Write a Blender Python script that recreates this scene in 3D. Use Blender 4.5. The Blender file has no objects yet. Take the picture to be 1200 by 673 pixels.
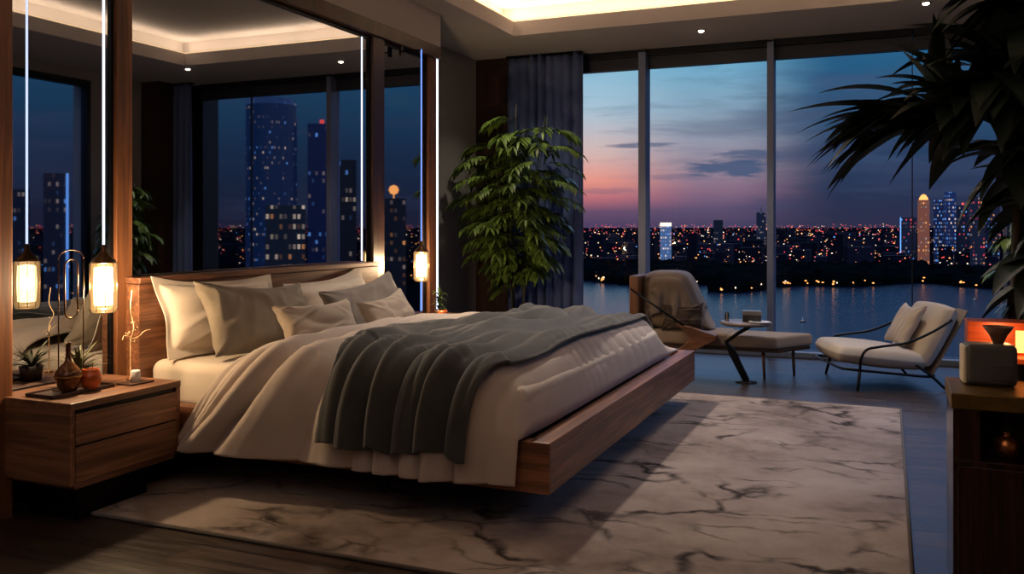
import bpy, bmesh, math, random
import numpy as np
from mathutils import Vector, Matrix
from mathutils.bvhtree import BVHTree

scene = bpy.context.scene
COL = scene.collection
R = math.radians
PI = math.pi
rnd = random.Random(7)

# ------------------------------------------------------------------ helpers
def lin(c):
    return tuple((x / 255 / 12.92) if x / 255 <= 0.04045 else ((x / 255 + 0.055) / 1.055) ** 2.4 for x in c) + (1.0,)

def tag(o, label=None, cat=None, group=None, kind=None):
    if label: o['label'] = label
    if cat: o['category'] = cat
    if group: o['group'] = group
    if kind: o['kind'] = kind
    return o

def empty(name, loc, rz=0.0, label=None, cat=None, group=None):
    o = bpy.data.objects.new(name, None)
    o.empty_display_size = 0.05
    COL.objects.link(o)
    o.location = loc
    o.rotation_euler = (0, 0, rz)
    tag(o, label, cat, group)
    return o

class MB:
    """collects geometry for ONE mesh object"""
    def __init__(s):
        s.v = []; s.f = []; s.m = []
    def add(s, vs, fs, mi=0):
        b = len(s.v)
        s.v += [tuple(p) for p in vs]
        s.f += [tuple(i + b for i in f) for f in fs]
        s.m += [mi] * len(fs)
        return s
    def box(s, x0, x1, y0, y1, z0, z1, mi=0, M=None):
        vs = [(x, y, z) for x in (x0, x1) for y in (y0, y1) for z in (z0, z1)]
        if M is not None: vs = [M @ Vector(p) for p in vs]
        return s.add(vs, [(0, 1, 3, 2), (4, 6, 7, 5), (0, 4, 5, 1), (2, 3, 7, 6), (0, 2, 6, 4), (1, 5, 7, 3)], mi)
    def prism(s, poly, z0, z1, mi=0):
        n = len(poly)
        vs = [(x, y, z0) for x, y in poly] + [(x, y, z1) for x, y in poly]
        fs = [tuple(range(n - 1, -1, -1)), tuple(range(n, 2 * n))]
        fs += [(i, (i + 1) % n, (i + 1) % n + n, i + n) for i in range(n)]
        return s.add(vs, fs, mi)
    def prism_y(s, poly, y0, y1, mi=0):      # poly in x,z
        n = len(poly)
        vs = [(x, y0, z) for x, z in poly] + [(x, y1, z) for x, z in poly]
        fs = [tuple(range(n)), tuple(range(2 * n - 1, n - 1, -1))]
        fs += [((i + 1) % n, i, i + n, (i + 1) % n + n) for i in range(n)]
        return s.add(vs, fs, mi)
    def lathe(s, prof, n=24, c=(0, 0, 0), mi=0, sy=1.0):
        vs = []; fs = []
        for r, z in prof:
            for k in range(n):
                a = 2 * PI * k / n
                vs.append((c[0] + r * math.cos(a), c[1] + sy * r * math.sin(a), c[2] + z))
        for i in range(len(prof) - 1):
            for k in range(n):
                a, b = i * n + k, i * n + (k + 1) % n
                fs.append((a, b, b + n, a + n))
        if prof[0][0] > 1e-5: fs.append(tuple(range(n - 1, -1, -1)))
        if prof[-1][0] > 1e-5: fs.append(tuple((len(prof) - 1) * n + k for k in range(n)))
        return s.add(vs, fs, mi)
    def tube(s, pts, rad, n=8, mi=0, cap=True):
        pts = [Vector(p) for p in pts]
        if not hasattr(rad, '__len__'): rad = [rad] * len(pts)
        up = Vector((0, 0, 1)); vs = []; fs = []
        t0 = (pts[1] - pts[0]).normalized()
        a = up if abs(t0.z) < 0.9 else Vector((1, 0, 0))
        nrm = t0.cross(a).normalized()
        for i, p in enumerate(pts):
            t = (pts[min(i + 1, len(pts) - 1)] - pts[max(i - 1, 0)]).normalized()
            nrm = (nrm - t * nrm.dot(t)).normalized()
            b = t.cross(nrm)
            for k in range(n):
                an = 2 * PI * k / n
                vs.append(p + (nrm * math.cos(an) + b * math.sin(an)) * rad[i])
        for i in range(len(pts) - 1):
            for k in range(n):
                q, w = i * n + k, i * n + (k + 1) % n
                fs.append((q, w, w + n, q + n))
        if cap:
            fs.append(tuple(range(n - 1, -1, -1)))
            fs.append(tuple((len(pts) - 1) * n + k for k in range(n)))
        return s.add(vs, fs, mi)
    def build(s, name, mats, parent=None, smooth=False, bevel=0.0, seg=2, subsurf=0, solid=0.0, loc=None, recalc=True):
        me = bpy.data.meshes.new(name)
        me.from_pydata(s.v, [], s.f)
        if not isinstance(mats, (list, tuple)): mats = [mats]
        for m in mats: me.materials.append(m)
        me.polygons.foreach_set('material_index', s.m)
        if recalc:
            bm = bmesh.new(); bm.from_mesh(me)
            bmesh.ops.recalc_face_normals(bm, faces=bm.faces)
            bm.to_mesh(me); bm.free()
        if smooth: me.polygons.foreach_set('use_smooth', [True] * len(me.polygons))
        me.update()
        o = bpy.data.objects.new(name, me)
        COL.objects.link(o)
        if solid:
            md = o.modifiers.new('solid', 'SOLIDIFY'); md.thickness = solid; md.offset = 0
        if bevel:
            md = o.modifiers.new('bev', 'BEVEL'); md.width = bevel; md.segments = seg; md.limit_method = 'ANGLE'; md.angle_limit = R(35)
            md.harden_normals = False
        if subsurf:
            md = o.modifiers.new('sub', 'SUBSURF'); md.levels = subsurf; md.render_levels = subsurf
        if parent is not None: o.parent = parent
        if loc is not None: o.location = loc
        return o

def spline(pts, n=8):
    """catmull-rom through points"""
    P = [Vector(p) for p in pts]
    P = [P[0] * 2 - P[1]] + P + [P[-1] * 2 - P[-2]]
    out = []
    for i in range(1, len(P) - 2):
        for k in range(n):
            t = k / n
            a, b, c, d = P[i - 1], P[i], P[i + 1], P[i + 2]
            out.append(0.5 * ((2 * b) + (c - a) * t + (2 * a - 5 * b + 4 * c - d) * t * t + (3 * b - a - 3 * c + d) * t ** 3))
    out.append(P[-2])
    return out

def box_obj(name, mat, b, parent=None, bevel=0.0, kind=None):
    o = MB().box(*b).build(name, mat, parent, bevel=bevel)
    if kind: o['kind'] = kind
    return o

def copy_tree(o, parent=None):
    c = o.copy(); COL.objects.link(c)
    if parent is not None: c.parent = parent
    for ch in list(o.children): copy_tree(ch, c)
    return c

# ------------------------------------------------------------------ materials
def mat(name):
    m = bpy.data.materials.new(name); m.use_nodes = True
    nt = m.node_tree
    return m, nt, nt.nodes['Principled BSDF']

def N(nt, t, **kw):
    n = nt.nodes.new(t)
    for k, v in kw.items(): setattr(n, k, v)
    return n

def coords(nt, scale=(1, 1, 1), kind='Object', rot=(0, 0, 0)):
    tc = N(nt, 'ShaderNodeTexCoord'); mp = N(nt, 'ShaderNodeMapping')
    mp.inputs['Scale'].default_value = scale
    mp.inputs['Rotation'].default_value = rot
    nt.links.new(tc.outputs[kind], mp.inputs['Vector'])
    return mp.outputs['Vector']

def ramp(nt, fac, stops, interp='LINEAR'):
    r = N(nt, 'ShaderNodeValToRGB'); cr = r.color_ramp; cr.interpolation = interp
    while len(cr.elements) < len(stops): cr.elements.new(0.5)
    for e, (p, c) in zip(cr.elements, stops):
        e.position = p; e.color = c if len(c) == 4 else tuple(c) + (1,)
    nt.links.new(fac, r.inputs['Fac'])
    return r.outputs['Color']

def noise(nt, vec, scale=5, detail=4, rough=0.5, dist=0.0):
    n = N(nt, 'ShaderNodeTexNoise')
    n.inputs['Scale'].default_value = scale; n.inputs['Detail'].default_value = detail
    n.inputs['Roughness'].default_value = rough; n.inputs['Distortion'].default_value = dist
    nt.links.new(vec, n.inputs['Vector'])
    return n.outputs['Fac']

def bump(nt, b, h, strength=0.2, dist=0.01):
    n = N(nt, 'ShaderNodeBump'); n.inputs['Strength'].default_value = strength; n.inputs['Distance'].default_value = dist
    nt.links.new(h, n.inputs['Height']); nt.links.new(n.outputs['Normal'], b.inputs['Normal'])

def math_n(nt, op, a, b=None, c=None):
    n = N(nt, 'ShaderNodeMath', operation=op)
    for i, x in enumerate((a, b, c)):
        if x is None: continue
        if isinstance(x, (int, float)): n.inputs[i].default_value = x
        else: nt.links.new(x, n.inputs[i])
    return n.outputs[0]

def mixc(nt, fac, a, b, mode='MIX'):
    n = N(nt, 'ShaderNodeMix', data_type='RGBA', blend_type=mode)
    for s, x in ((n.inputs[0], fac), (n.inputs[6], a), (n.inputs[7], b)):
        if isinstance(x, (int, float)): s.default_value = x
        elif isinstance(x, tuple): s.default_value = x
        else: nt.links.new(x, s)
    return n.outputs[2]

def plain(name, c, rough=0.5, metal=0.0, spec=0.5, nz=0.06, nscale=30, bmp=0.0):
    m, nt, b = mat(name)
    v = coords(nt)
    f = noise(nt, v, nscale, 3)
    c = lin(c) if max(c) > 1 else tuple(c) + (1,)
    d = tuple(x * (1 - nz * 2) for x in c[:3]) + (1,); e = tuple(min(1, x * (1 + nz * 2)) for x in c[:3]) + (1,)
    nt.links.new(ramp(nt, f, [(0.3, d), (0.7, e)]), b.inputs['Base Color'])
    b.inputs['Roughness'].default_value = rough; b.inputs['Metallic'].default_value = metal
    b.inputs['Specular IOR Level'].default_value = spec
    if bmp: bump(nt, b, f, bmp, 0.004)
    return m

def wood(name, dark, light, axis='y', sc=1.0, rough=0.42):
    m, nt, b = mat(name)
    s = {'x': (1.2, 22, 22), 'y': (22, 1.2, 22), 'z': (22, 22, 1.2)}[axis]
    v = coords(nt, tuple(q * sc for q in s))
    n1 = noise(nt, v, 1.2, 6, 0.6, 0.8)
    s2 = {'x': (3, 160, 160), 'y': (160, 3, 160), 'z': (160, 160, 3)}[axis]
    n2 = noise(nt, coords(nt, s2), 1.0, 3, 0.6)
    s3 = {'x': (.5, 4, 4), 'y': (4, .5, 4), 'z': (4, 4, .5)}[axis]
    n3 = noise(nt, coords(nt, s3), 1.5, 2, 0.5)
    f = math_n(nt, 'ADD', math_n(nt, 'MULTIPLY', n1, 0.62), math_n(nt, 'MULTIPLY', n2, 0.25))
    f = math_n(nt, 'ADD', f, math_n(nt, 'MULTIPLY', n3, 0.22))
    col = ramp(nt, f, [(0.36, lin(dark)), (0.52, lin([(a * .5 + c * .5) for a, c in zip(dark, light)])), (0.68, lin(light))])
    nt.links.new(col, b.inputs['Base Color'])
    b.inputs['Roughness'].default_value = rough
    bump(nt, b, n2, 0.15, 0.002)
    return m

def fabric(name, c, c2=None, weave=500, rough=0.9, nz=0.1, sheen=0.2, mottled=0.0):
    m, nt, b = mat(name)
    v = coords(nt)
    f = noise(nt, v, 6, 3)
    w = noise(nt, v, weave, 2, 0.7)
    a = lin(c); e = lin(c2) if c2 else tuple(x * (1 - nz) for x in a[:3]) + (1,)
    col = mixc(nt, ramp(nt, f, [(0.3, (0, 0, 0)), (0.7, (1, 1, 1))]), a, e)
    col = mixc(nt, ramp(nt, w, [(0.3, (0.0, 0, 0)), (0.7, (0.45 + mottled,) * 3)]), col, tuple(x * 0.62 for x in a[:3]) + (1,))
    nt.links.new(col, b.inputs['Base Color'])
    b.inputs['Roughness'].default_value = rough
    b.inputs['Specular IOR Level'].default_value = 0.2
    b.inputs['Sheen Weight'].default_value = sheen
    bump(nt, b, w, 0.25, 0.002)
    return m

def emis(name, c, strength, sample=True, c_is_lin=False):
    m, nt, b = mat(name)
    nt.nodes.remove(b)
    e = N(nt, 'ShaderNodeEmission'); e.inputs['Color'].default_value = c if c_is_lin else lin(c)
    e.inputs['Strength'].default_value = strength
    nt.links.new(e.outputs[0], nt.nodes['Material Output'].inputs['Surface'])
    if not sample: m.cycles.emission_sampling = 'NONE'
    return m

def glass(name, tint=(1, 1, 1), refl=1.0, ior=1.45, rough=0.0, body=None):
    """thin pane: transparent with a fresnel reflection"""
    m, nt, b = mat(name); nt.nodes.remove(b)
    t = N(nt, 'ShaderNodeBsdfTransparent'); t.inputs[0].default_value = tuple(tint) + (1,)
    g = N(nt, 'ShaderNodeBsdfGlossy'); g.inputs['Roughness'].default_value = rough
    g.inputs[0].default_value = (refl, refl, refl, 1)
    fr = N(nt, 'ShaderNodeFresnel'); fr.inputs[0].default_value = ior
    mx = N(nt, 'ShaderNodeMixShader')
    nt.links.new(fr.outputs[0], mx.inputs[0]); nt.links.new(t.outputs[0], mx.inputs[1]); nt.links.new(g.outputs[0], mx.inputs[2])
    nt.links.new(mx.outputs[0], nt.nodes['Material Output'].inputs['Surface'])
    return m

WOOD_Y = wood('walnut_along_y', (58, 34, 20), (150, 98, 66), 'y')
WOOD_X = wood('walnut_along_x', (58, 34, 20), (150, 98, 66), 'x')
WOOD_Z = wood('walnut_upright', (62, 36, 20), (138, 88, 54), 'z')
WOOD_DK = wood('dark_walnut', (30, 18, 12), (74, 46, 32), 'z')
WOOD_DX = wood('dark_walnut_x', (30, 18, 12), (74, 46, 32), 'x')
NS_WOOD = wood('nightstand_walnut', (64, 40, 26), (150, 104, 74), 'y')
PLASTER = plain('grey_plaster', (150, 144, 140), 0.85, nz=0.02, nscale=4)
CEIL = plain('ceiling_paint', (190, 182, 180), 0.9, nz=0.01, nscale=3)
TRAY = plain('tray_paint', (190, 180, 168), 0.9, nz=0.01, nscale=3)
BLACKM = plain('black_metal', (14, 14, 16), 0.35, 0.6)
FRAME_M = plain('dark_window_frame', (58, 60, 68), 0.4, 0.3, nz=0.02)
FRAME_B = plain('black_window_frame', (18, 19, 24), 0.45, 0.2, nz=0.02)
BRONZE = plain('bronze_metal', (92, 66, 42), 0.35, 0.9)
BRASS = plain('brass', (150, 110, 55), 0.25, 0.9)
CREAM = fabric('cream_sheet', (214, 200, 182), (206, 190, 170), 900, nz=.04)
DUVET_M = fabric('beige_duvet', (190, 174, 160), (182, 166, 152), 700, nz=0.05)
WHITE_P = fabric('ivory_pillow', (216, 202, 186), (206, 192, 176), 800, nz=.05)
GREY_P = fabric('taupe_woven', (150, 138, 120), (120, 108, 94), 260, nz=.2, mottled=.3)
GREY_P2 = fabric('grey_linen', (138, 128, 118), (122, 112, 104), 400)
BEIGE_P = fabric('beige_linen', (178, 162, 144), (166, 150, 134), 420)
THROW_M = fabric('charcoal_throw', (66, 65, 60), (50, 50, 48), 260, nz=.2, sheen=.3)
LINEN = fabric('cream_upholstery', (214, 198, 178), (202, 186, 168), 500)
TAUPE = fabric('taupe_upholstery', (160, 140, 120), (146, 128, 110), 500)
LEAF_G = plain('bamboo_leaf', (92, 116, 46), 0.45, nz=0.35, nscale=14)
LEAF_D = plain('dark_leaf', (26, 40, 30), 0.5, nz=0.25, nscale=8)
STEM_M = plain('stem_green', (62, 62, 34), 0.6, nz=0.2)
SOIL = plain('soil', (40, 30, 24), 0.95, nz=0.3, nscale=60, bmp=0.6)
LED_W = emis('led_cool_white', (215, 225, 255), 2.6)
LED_B = emis('led_blue', (110, 150, 255), 1.6)
CERAMIC = plain('white_ceramic', (205, 205, 205), 0.4, nz=0.02)
PANE = glass('window_glass', (0.95, 0.96, 0.98), 0.4, 1.2)
CLEAR = glass('clear_glass', (0.96, 0.94, 0.9), 1.0, 1.45)

# mirror of smoked glass
MIRROR, nt, b = mat('smoked_mirror')
b.inputs['Base Color'].default_value = (0.42, 0.44, 0.48, 1); b.inputs['Metallic'].default_value = 1.0
b.inputs['Roughness'].default_value = 0.015

# wooden floor planks, long side along x
FLOOR_M, nt, b = mat('dark_oak_planks')
v = coords(nt)
bk = N(nt, 'ShaderNodeTexBrick'); bk.offset = 0.37
bk.inputs['Scale'].default_value = 1.0; bk.inputs['Brick Width'].default_value = 1.9; bk.inputs['Row Height'].default_value = 0.19
bk.inputs['Mortar Size'].default_value = 0.0045; bk.inputs['Mortar Smooth'].default_value = 0.3; bk.inputs['Bias'].default_value = 0
bk.inputs['Color1'].default_value = (0.6, 0.6, 0.6, 1); bk.inputs['Color2'].default_value = (1.25, 1.25, 1.25, 1); bk.inputs['Mortar'].default_value = (0.1, 0.1, 0.1, 1)
nt.links.new(v, bk.inputs['Vector'])
g1 = noise(nt, coords(nt, (1.2, 16, 1)), 1.5, 7, 0.62, 0.6)
col = ramp(nt, g1, [(0.3, lin((34, 27, 24))), (0.7, lin((74, 59, 50)))])
col = mixc(nt, 1.0, col, bk.outputs['Color'], 'MULTIPLY')
nt.links.new(col, b.inputs['Base Color'])
b.inputs['Roughness'].default_value = 0.3
rr = ramp(nt, g1, [(0.2, (0.24,) * 3), (0.8, (0.42,) * 3)])
nt.links.new(rr, b.inputs['Roughness'])
bump(nt, b, math_n(nt, 'SUBTRACT', math_n(nt, 'MULTIPLY', g1, 0.3), bk.outputs['Fac']), 0.6, 0.006)

# marble veined rug
RUG_M, nt, b = mat('marbled_rug')
v = coords(nt)
warp = N(nt, 'ShaderNodeTexNoise'); warp.inputs['Scale'].default_value = 1.3; warp.inputs['Detail'].default_value = 5
nt.links.new(v, warp.inputs['Vector'])
vm = N(nt, 'ShaderNodeVectorMath', operation='MULTIPLY_ADD'); vm.inputs[1].default_value = (0.9, 0.9, 0.9)
nt.links.new(warp.outputs['Color'], vm.inputs[0]); nt.links.new(v, vm.inputs[2])
mp = N(nt, 'ShaderNodeMapping'); mp.inputs['Scale'].default_value = (0.85, 1.7, 1); mp.inputs['Rotation'].default_value = (0, 0, R(24))
nt.links.new(vm.outputs[0], mp.inputs['Vector'])
vo = N(nt, 'ShaderNodeTexVoronoi', feature='DISTANCE_TO_EDGE'); vo.inputs['Scale'].default_value = 1.25
nt.links.new(mp.outputs[0], vo.inputs['Vector'])
mask = ramp(nt, noise(nt, v, 2.6, 4), [(0.47, (0, 0, 0)), (0.60, (1, 1, 1))])
mp2 = N(nt, 'ShaderNodeMapping'); mp2.inputs['Scale'].default_value = (1.7, 3.6, 1); mp2.inputs['Location'].default_value = (3.3, 1.7, 0); mp2.inputs['Rotation'].default_value = (0, 0, R(-14))
nt.links.new(vm.outputs[0], mp2.inputs['Vector'])
vo2 = N(nt, 'ShaderNodeTexVoronoi', feature='DISTANCE_TO_EDGE'); vo2.inputs['Scale'].default_value = 1.2
nt.links.new(mp2.outputs[0], vo2.inputs['Vector'])
v1 = ramp(nt, vo.outputs['Distance'], [(0.0, (1, 1, 1)), (0.014, (.85, .85, .85)), (0.05, (0, 0, 0))])
v2 = ramp(nt, vo2.outputs['Distance'], [(0.0, (.9, .9, .9)), (0.025, (.55,) * 3), (0.075, (0, 0, 0))])
mask2 = ramp(nt, noise(nt, coords(nt, (1, 1, 1), 'Object', (0, 0, 1)), 2.3, 3), [(0.47, (0, 0, 0)), (0.62, (.9, .9, .9))])
vein = math_n(nt, 'MAXIMUM', math_n(nt, 'MULTIPLY', v1, mask), math_n(nt, 'MULTIPLY', v2, mask2))
base = ramp(nt, noise(nt, v, 1.1, 6, 0.65), [(0.35, lin((120, 106, 98))), (0.5, lin((158, 143, 134))), (0.68, lin((180, 166, 156)))])
grain = noise(nt, v, 260, 2, 0.8)
base = mixc(nt, 0.35, base, ramp(nt, grain, [(0.3, (0.25, .25, .25)), (0.7, (1, 1, 1))]), 'MULTIPLY')
nt.links.new(mixc(nt, vein, base, lin((46, 40, 38))), b.inputs['Base Color'])
b.inputs['Roughness'].default_value = 0.95; b.inputs['Specular IOR Level'].default_value = 0.1
bump(nt, b, grain, 0.5, 0.004)

# ------------------------------------------------------------------ camera
cam = bpy.data.cameras.new('camera'); co = bpy.data.objects.new('camera', cam); COL.objects.link(co)
co.location = (0, 0, 1.3); co.rotation_euler = (PI / 2, 0, R(22.93))
cam.sensor_width = 36; cam.lens = 31.2; cam.shift_y = -(336.5 - 266) / 1200
cam.clip_start = 0.02; cam.clip_end = 40000
scene.camera = co

# ------------------------------------------------------------------ room shell
XL, XR, YB, YW, ZC = -4.32, 1.6, -1.6, 9.35, 3.2
XM = -3.72
def struct(name, m, mb, **kw):
    o = mb.build(name, m, **kw); o['kind'] = 'structure'; return o
struct('floor', FLOOR_M, MB().box(XL - .3, XR + .3, YB - .3, YW + .12, -.15, 0))
TX0, TX1, TY0, TY1 = -3.42, .18, 1.0, 8.13
cb = MB()
cb.box(XL - .3, TX0, YB - .3, YW + .3, ZC, ZC + .14); cb.box(TX1, XR + .3, YB - .3, YW + .3, ZC, ZC + .14)
cb.box(TX0, TX1, YB - .3, TY0, ZC, ZC + .14); cb.box(TX0, TX1, TY1, YW + .3, ZC, ZC + .14)
struct('ceiling', CEIL, cb)
tb = MB()
o_ = .2
tb.box(TX0 - o_ - .1, TX1 + o_ + .1, TY0 - o_ - .1, TY1 + o_ + .1, 3.52, 3.6)
tb.box(TX0 - o_ - .1, TX0 - o_, TY0 - o_, TY1 + o_, ZC + .14, 3.52); tb.box(TX1 + o_, TX1 + o_ + .1, TY0 - o_, TY1 + o_, ZC + .14, 3.52)
tb.box(TX0 - o_, TX1 + o_, TY0 - o_ - .1, TY0 - o_, ZC + .14, 3.52); tb.box(TX0 - o_, TX1 + o_, TY1 + o_, TY1 + o_ + .1, ZC + .14, 3.52)
struct('ceiling_tray', TRAY, tb)
struct('wall_left', PLASTER, MB().box(XL - .3, XL, YB - .3, YW + .3, -.15, ZC + .1))
struct('wall_back', PLASTER, MB().box(XL, XR, YB - .3, YB, -.15, ZC + .1))
# right wall with its own window opening (seen in the mirrors)
wr = MB()
RW0, RW1 = 4.3, 8.05
wr.box(XR, XR + .3, YB - .3, RW0, -.15, ZC + .1); wr.box(XR, XR + .3, RW1, YW + .3, -.15, ZC + .1); wr.box(XR, XR + .3, RW0, RW1, 3.1, ZC + .1)
struct('wall_right', PLASTER, wr)
struct('wall_window', FRAME_B, MB().box(XL, -3.93, YW, YW + .3, -.15, ZC + .1).box(1.02, XR, YW, YW + .3, -.15, ZC + .1).box(-3.93, 1.02, YW + .02, YW + .3, 3.16, ZC + .1))
# bulkhead wall behind the bed: the proud volume that carries the mirrors
struct('wall_bed', CEIL, MB().box(XL, XM - .02, YB, 7.04, 0, 2.9).box(XL, XM + .04, YB, 7.06, 2.9, ZC))
struct('trim_1', WOOD_DK, MB().box(XM - .02, XM + .06, 2.0, 7.04, 2.79, 2.9), bevel=.004)
def post(name, y0, y1, xf, m=WOOD_Z, z0=0, z1=2.79):
    return struct(name, m, MB().box(XM - .02, xf, y0, y1, z0, z1), bevel=.006)
post('trim_2', 2.66, 2.785, -3.6)
post('trim_3', 3.445, 3.55, -3.685)
post('trim_4', 5.94, 6.11, -3.685, WOOD_DK)
post('trim_5', 6.85, 6.985, -3.68)
struct('trim_6', WOOD_DK, MB().box(XL, -3.93, 9.16, YW, 0, ZC))
struct('trim_7', WOOD_DK, MB().box(1.3, XR, 8.85, YW, 0, ZC))
struct('baseboard_left', WOOD_DK, MB().box(XL, XL + .015, 7.04, 9.16, 0, .1))
struct('baseboard_right', WOOD_DK, MB().box(XR - .015, XR, RW1, 8.85, 0, .1).box(XR - .015, XR, YB, RW0, 0, .1))
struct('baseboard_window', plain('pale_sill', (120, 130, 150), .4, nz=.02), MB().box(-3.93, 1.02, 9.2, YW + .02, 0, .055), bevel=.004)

def mirror(y0, y1, label, z0=0.02):
    e = empty('mirror_panel', (XM, (y0 + y1) / 2, z0), 0, label, 'mirror', 'smoked mirror panels behind the bed')
    MB().box(-.015, .0, (y0 - y1) / 2, (y1 - y0) / 2, 0, 2.79 - z0).build('mirror_glass', MIRROR, e)
    MB().box(0, .012, (y0 - y1) / 2, (y0 - y1) / 2 + .018, 0, 2.79 - z0).box(0, .012, (y1 - y0) / 2 - .018, (y1 - y0) / 2, 0, 2.79 - z0).box(0, .012, (y0 - y1) / 2, (y1 - y0) / 2, 2.79 - z0 - .03, 2.79 - z0).build('frame', BLACKM, e)
    return e
mirror(2.0, 2.66, 'smoked mirror panel at the left edge before the first walnut post')
mirror(2.785, 3.445, 'smoked mirror panel behind the left nightstand and glowing lantern')
mirror(3.55, 5.94, 'widest smoked mirror panel above the walnut headboard')
mirror(6.11, 6.85, 'narrow smoked mirror panel behind the far lantern')

def led(name, x, y, z0, z1, w, label, m=LED_W):
    o = MB().box(x, x + (.012 if w > .02 else .002), y - w / 2, y + w / 2, z0, z1).build(name, m); tag(o, label, 'light', 'vertical light strips')
    return o
led('light_strip', -3.70, 7.01, .0, 2.88, .04, 'tall white light strip between walnut post and grey wall')
led('light_strip', -3.7185, 5.83, 1.04, 2.77, .012, 'thin white vertical light line on the wide mirror above headboard')

# windows
def window(name, x0, x1, lf, rf):
    e = empty(name, ((x0 + x1) / 2, YW, 0)); e['kind'] = 'structure'
    c = (x0 + x1) / 2; a, b2 = x0 - c, x1 - c
    MB().box(a, b2, -.02, .06, 3.0, 3.13).build('window_header', FRAME_M, e, bevel=.004)['kind'] = 'structure'
    f = MB().box(a, b2, -.06, .06, 3.13, 3.2).box(a, b2, -.03, .06, .0, .06)
    if lf: f.box(a, a + .05, -.05, .06, .05, 3.0)
    f.build('window_frame', FRAME_B, e, bevel=.003)['kind'] = 'structure'
    MB().box(a, b2, .01, .016, .06, 3.0).build('window_glass', PANE, e)['kind'] = 'structure'
    return e
window('window_1', -3.92, -2.44, 1, 0)
window('window_2', -2.36, -1.115, 0, 0)
window('window_3', -1.05, .215, 0, 0)
window('window_4', .225, 1.02, 0, 0)
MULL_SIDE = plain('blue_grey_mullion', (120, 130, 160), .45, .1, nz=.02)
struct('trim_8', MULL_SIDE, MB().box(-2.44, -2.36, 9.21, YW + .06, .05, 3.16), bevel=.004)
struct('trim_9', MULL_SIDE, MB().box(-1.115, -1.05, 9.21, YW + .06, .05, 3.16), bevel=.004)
struct('trim_10', FRAME_B, MB().box(.215, .225, YW, YW + .03, .05, 3.1))
e = empty('window_5', (XR, 6.2, 0)); e['kind'] = 'structure'
MB().box(.0, .1, RW0 - 6.2, RW1 - 6.2, 3.02, 3.1).box(0, .1, RW0 - 6.2, RW0 - 6.14, 0, 3.02).box(0, .1, RW1 - 6.26, RW1 - 6.2, 0, 3.02).box(0, .1, -.03, .03, 0, 3.02).box(0, .1, RW0 - 6.2, RW1 - 6.2, 0, .06).build('window_frame', FRAME_B, e)['kind'] = 'structure'
MB().box(.05, .056, RW0 - 6.14, RW1 - 6.26, .06, 3.02).build('window_glass', PANE, e)['kind'] = 'structure'

# curtains
CURT = fabric('slate_curtain', (132, 150, 200), (114, 132, 184), 300, rough=.85)
nt = CURT.node_tree; tl_ = N(nt, 'ShaderNodeBsdfTranslucent'); tl_.inputs[0].default_value = lin((120, 136, 170)); mx_s = N(nt, 'ShaderNodeMixShader'); mx_s.inputs[0].default_value = .35
nt.links.new(nt.nodes['Principled BSDF'].outputs[0], mx_s.inputs[1]); nt.links.new(tl_.outputs[0], mx_s.inputs[2]); nt.links.new(mx_s.outputs[0], nt.nodes['Material Output'].inputs['Surface'])
def curtain(x0, x1, y, label, seed, axis='x'):
    r = random.Random(seed); nu, nv = 150, 26
    ph = [r.uniform(0, 6) for _ in range(6)]
    vs = []; fs = []
    L = x1 - x0
    for j in range(nv + 1):
        z = 3.17 * (1 - j / nv) + .02; t = j / nv
        for i in range(nu + 1):
            u = i / nu
            w = u * L / .105 * 2 * PI / 1.0 + .7 * math.sin(u * 9 + ph[0]) + .25 * t * math.sin(u * 17 + ph[1])
            a = (.036 + .020 * math.sin(u * 13 + ph[2])) * (.75 + .35 * t)
            dy = a * math.sin(w) + .012 * math.sin(2 * w + ph[3]) * t
            xx = x0 + u * L + .008 * math.cos(w)
            vs.append((xx, y + dy, z) if axis == 'x' else (y + dy, xx, z))
    for j in range(nv):
        for i in range(nu):
            q = j * (nu + 1) + i
            fs.append((q, q + 1, q + nu + 2, q + nu + 1))
    e = empty('curtain', ((x0 + x1) / 2, y, 0) if axis == 'x' else (y, (x0 + x1) / 2, 0), 0, label, 'curtain')
    l = e.location
    o = MB().add([(p[0] - l.x, p[1] - l.y, p[2]) for p in vs], fs).build('curtain_fabric', CURT, e, smooth=True, solid=.004)
    if axis == 'x': MB().box(x0 - l.x, x1 - l.x, -.03, .03, 3.17, 3.197).build('curtain_rail', BLACKM, e)
    else: MB().box(-.03, .03, x0 - l.y, x1 - l.y, 3.17, 3.197).build('curtain_rail', BLACKM, e)
    return e
curtain(-3.915, -3.03, 9.11, 'slate grey pleated curtain hanging beside the leftmost window pane', 3)
curtain(.98, 1.28, 9.11, 'slate grey curtain at the far right end of the window wall', 5)

# ------------------------------------------------------------------ rug
rg = MB()
nx, ny = 60, 70
rug_r = random.Random(2)
e = empty('area_rug', (-1.66, 4.9, 0), 0, 'large taupe area rug with dark marble veins under the bed', 'rug')
MB().box(-1.74, 1.74, -1.95, 1.95, .002, .016).build('rug_pile', RUG_M, e, bevel=.005)
hem = MB()
for a, b2 in (((-1.745, -1.955), (1.745, -1.955)), ((1.745, -1.955), (1.745, 1.955)), ((1.745, 1.955), (-1.745, 1.955)), ((-1.745, 1.955), (-1.745, -1.955))):
    hem.tube([(a[0], a[1], .009), (b2[0], b2[1], .009)], .009, 8)
hem.build('bound_edge', fabric('rug_binding', (84, 74, 66)), e, smooth=True)
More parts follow.
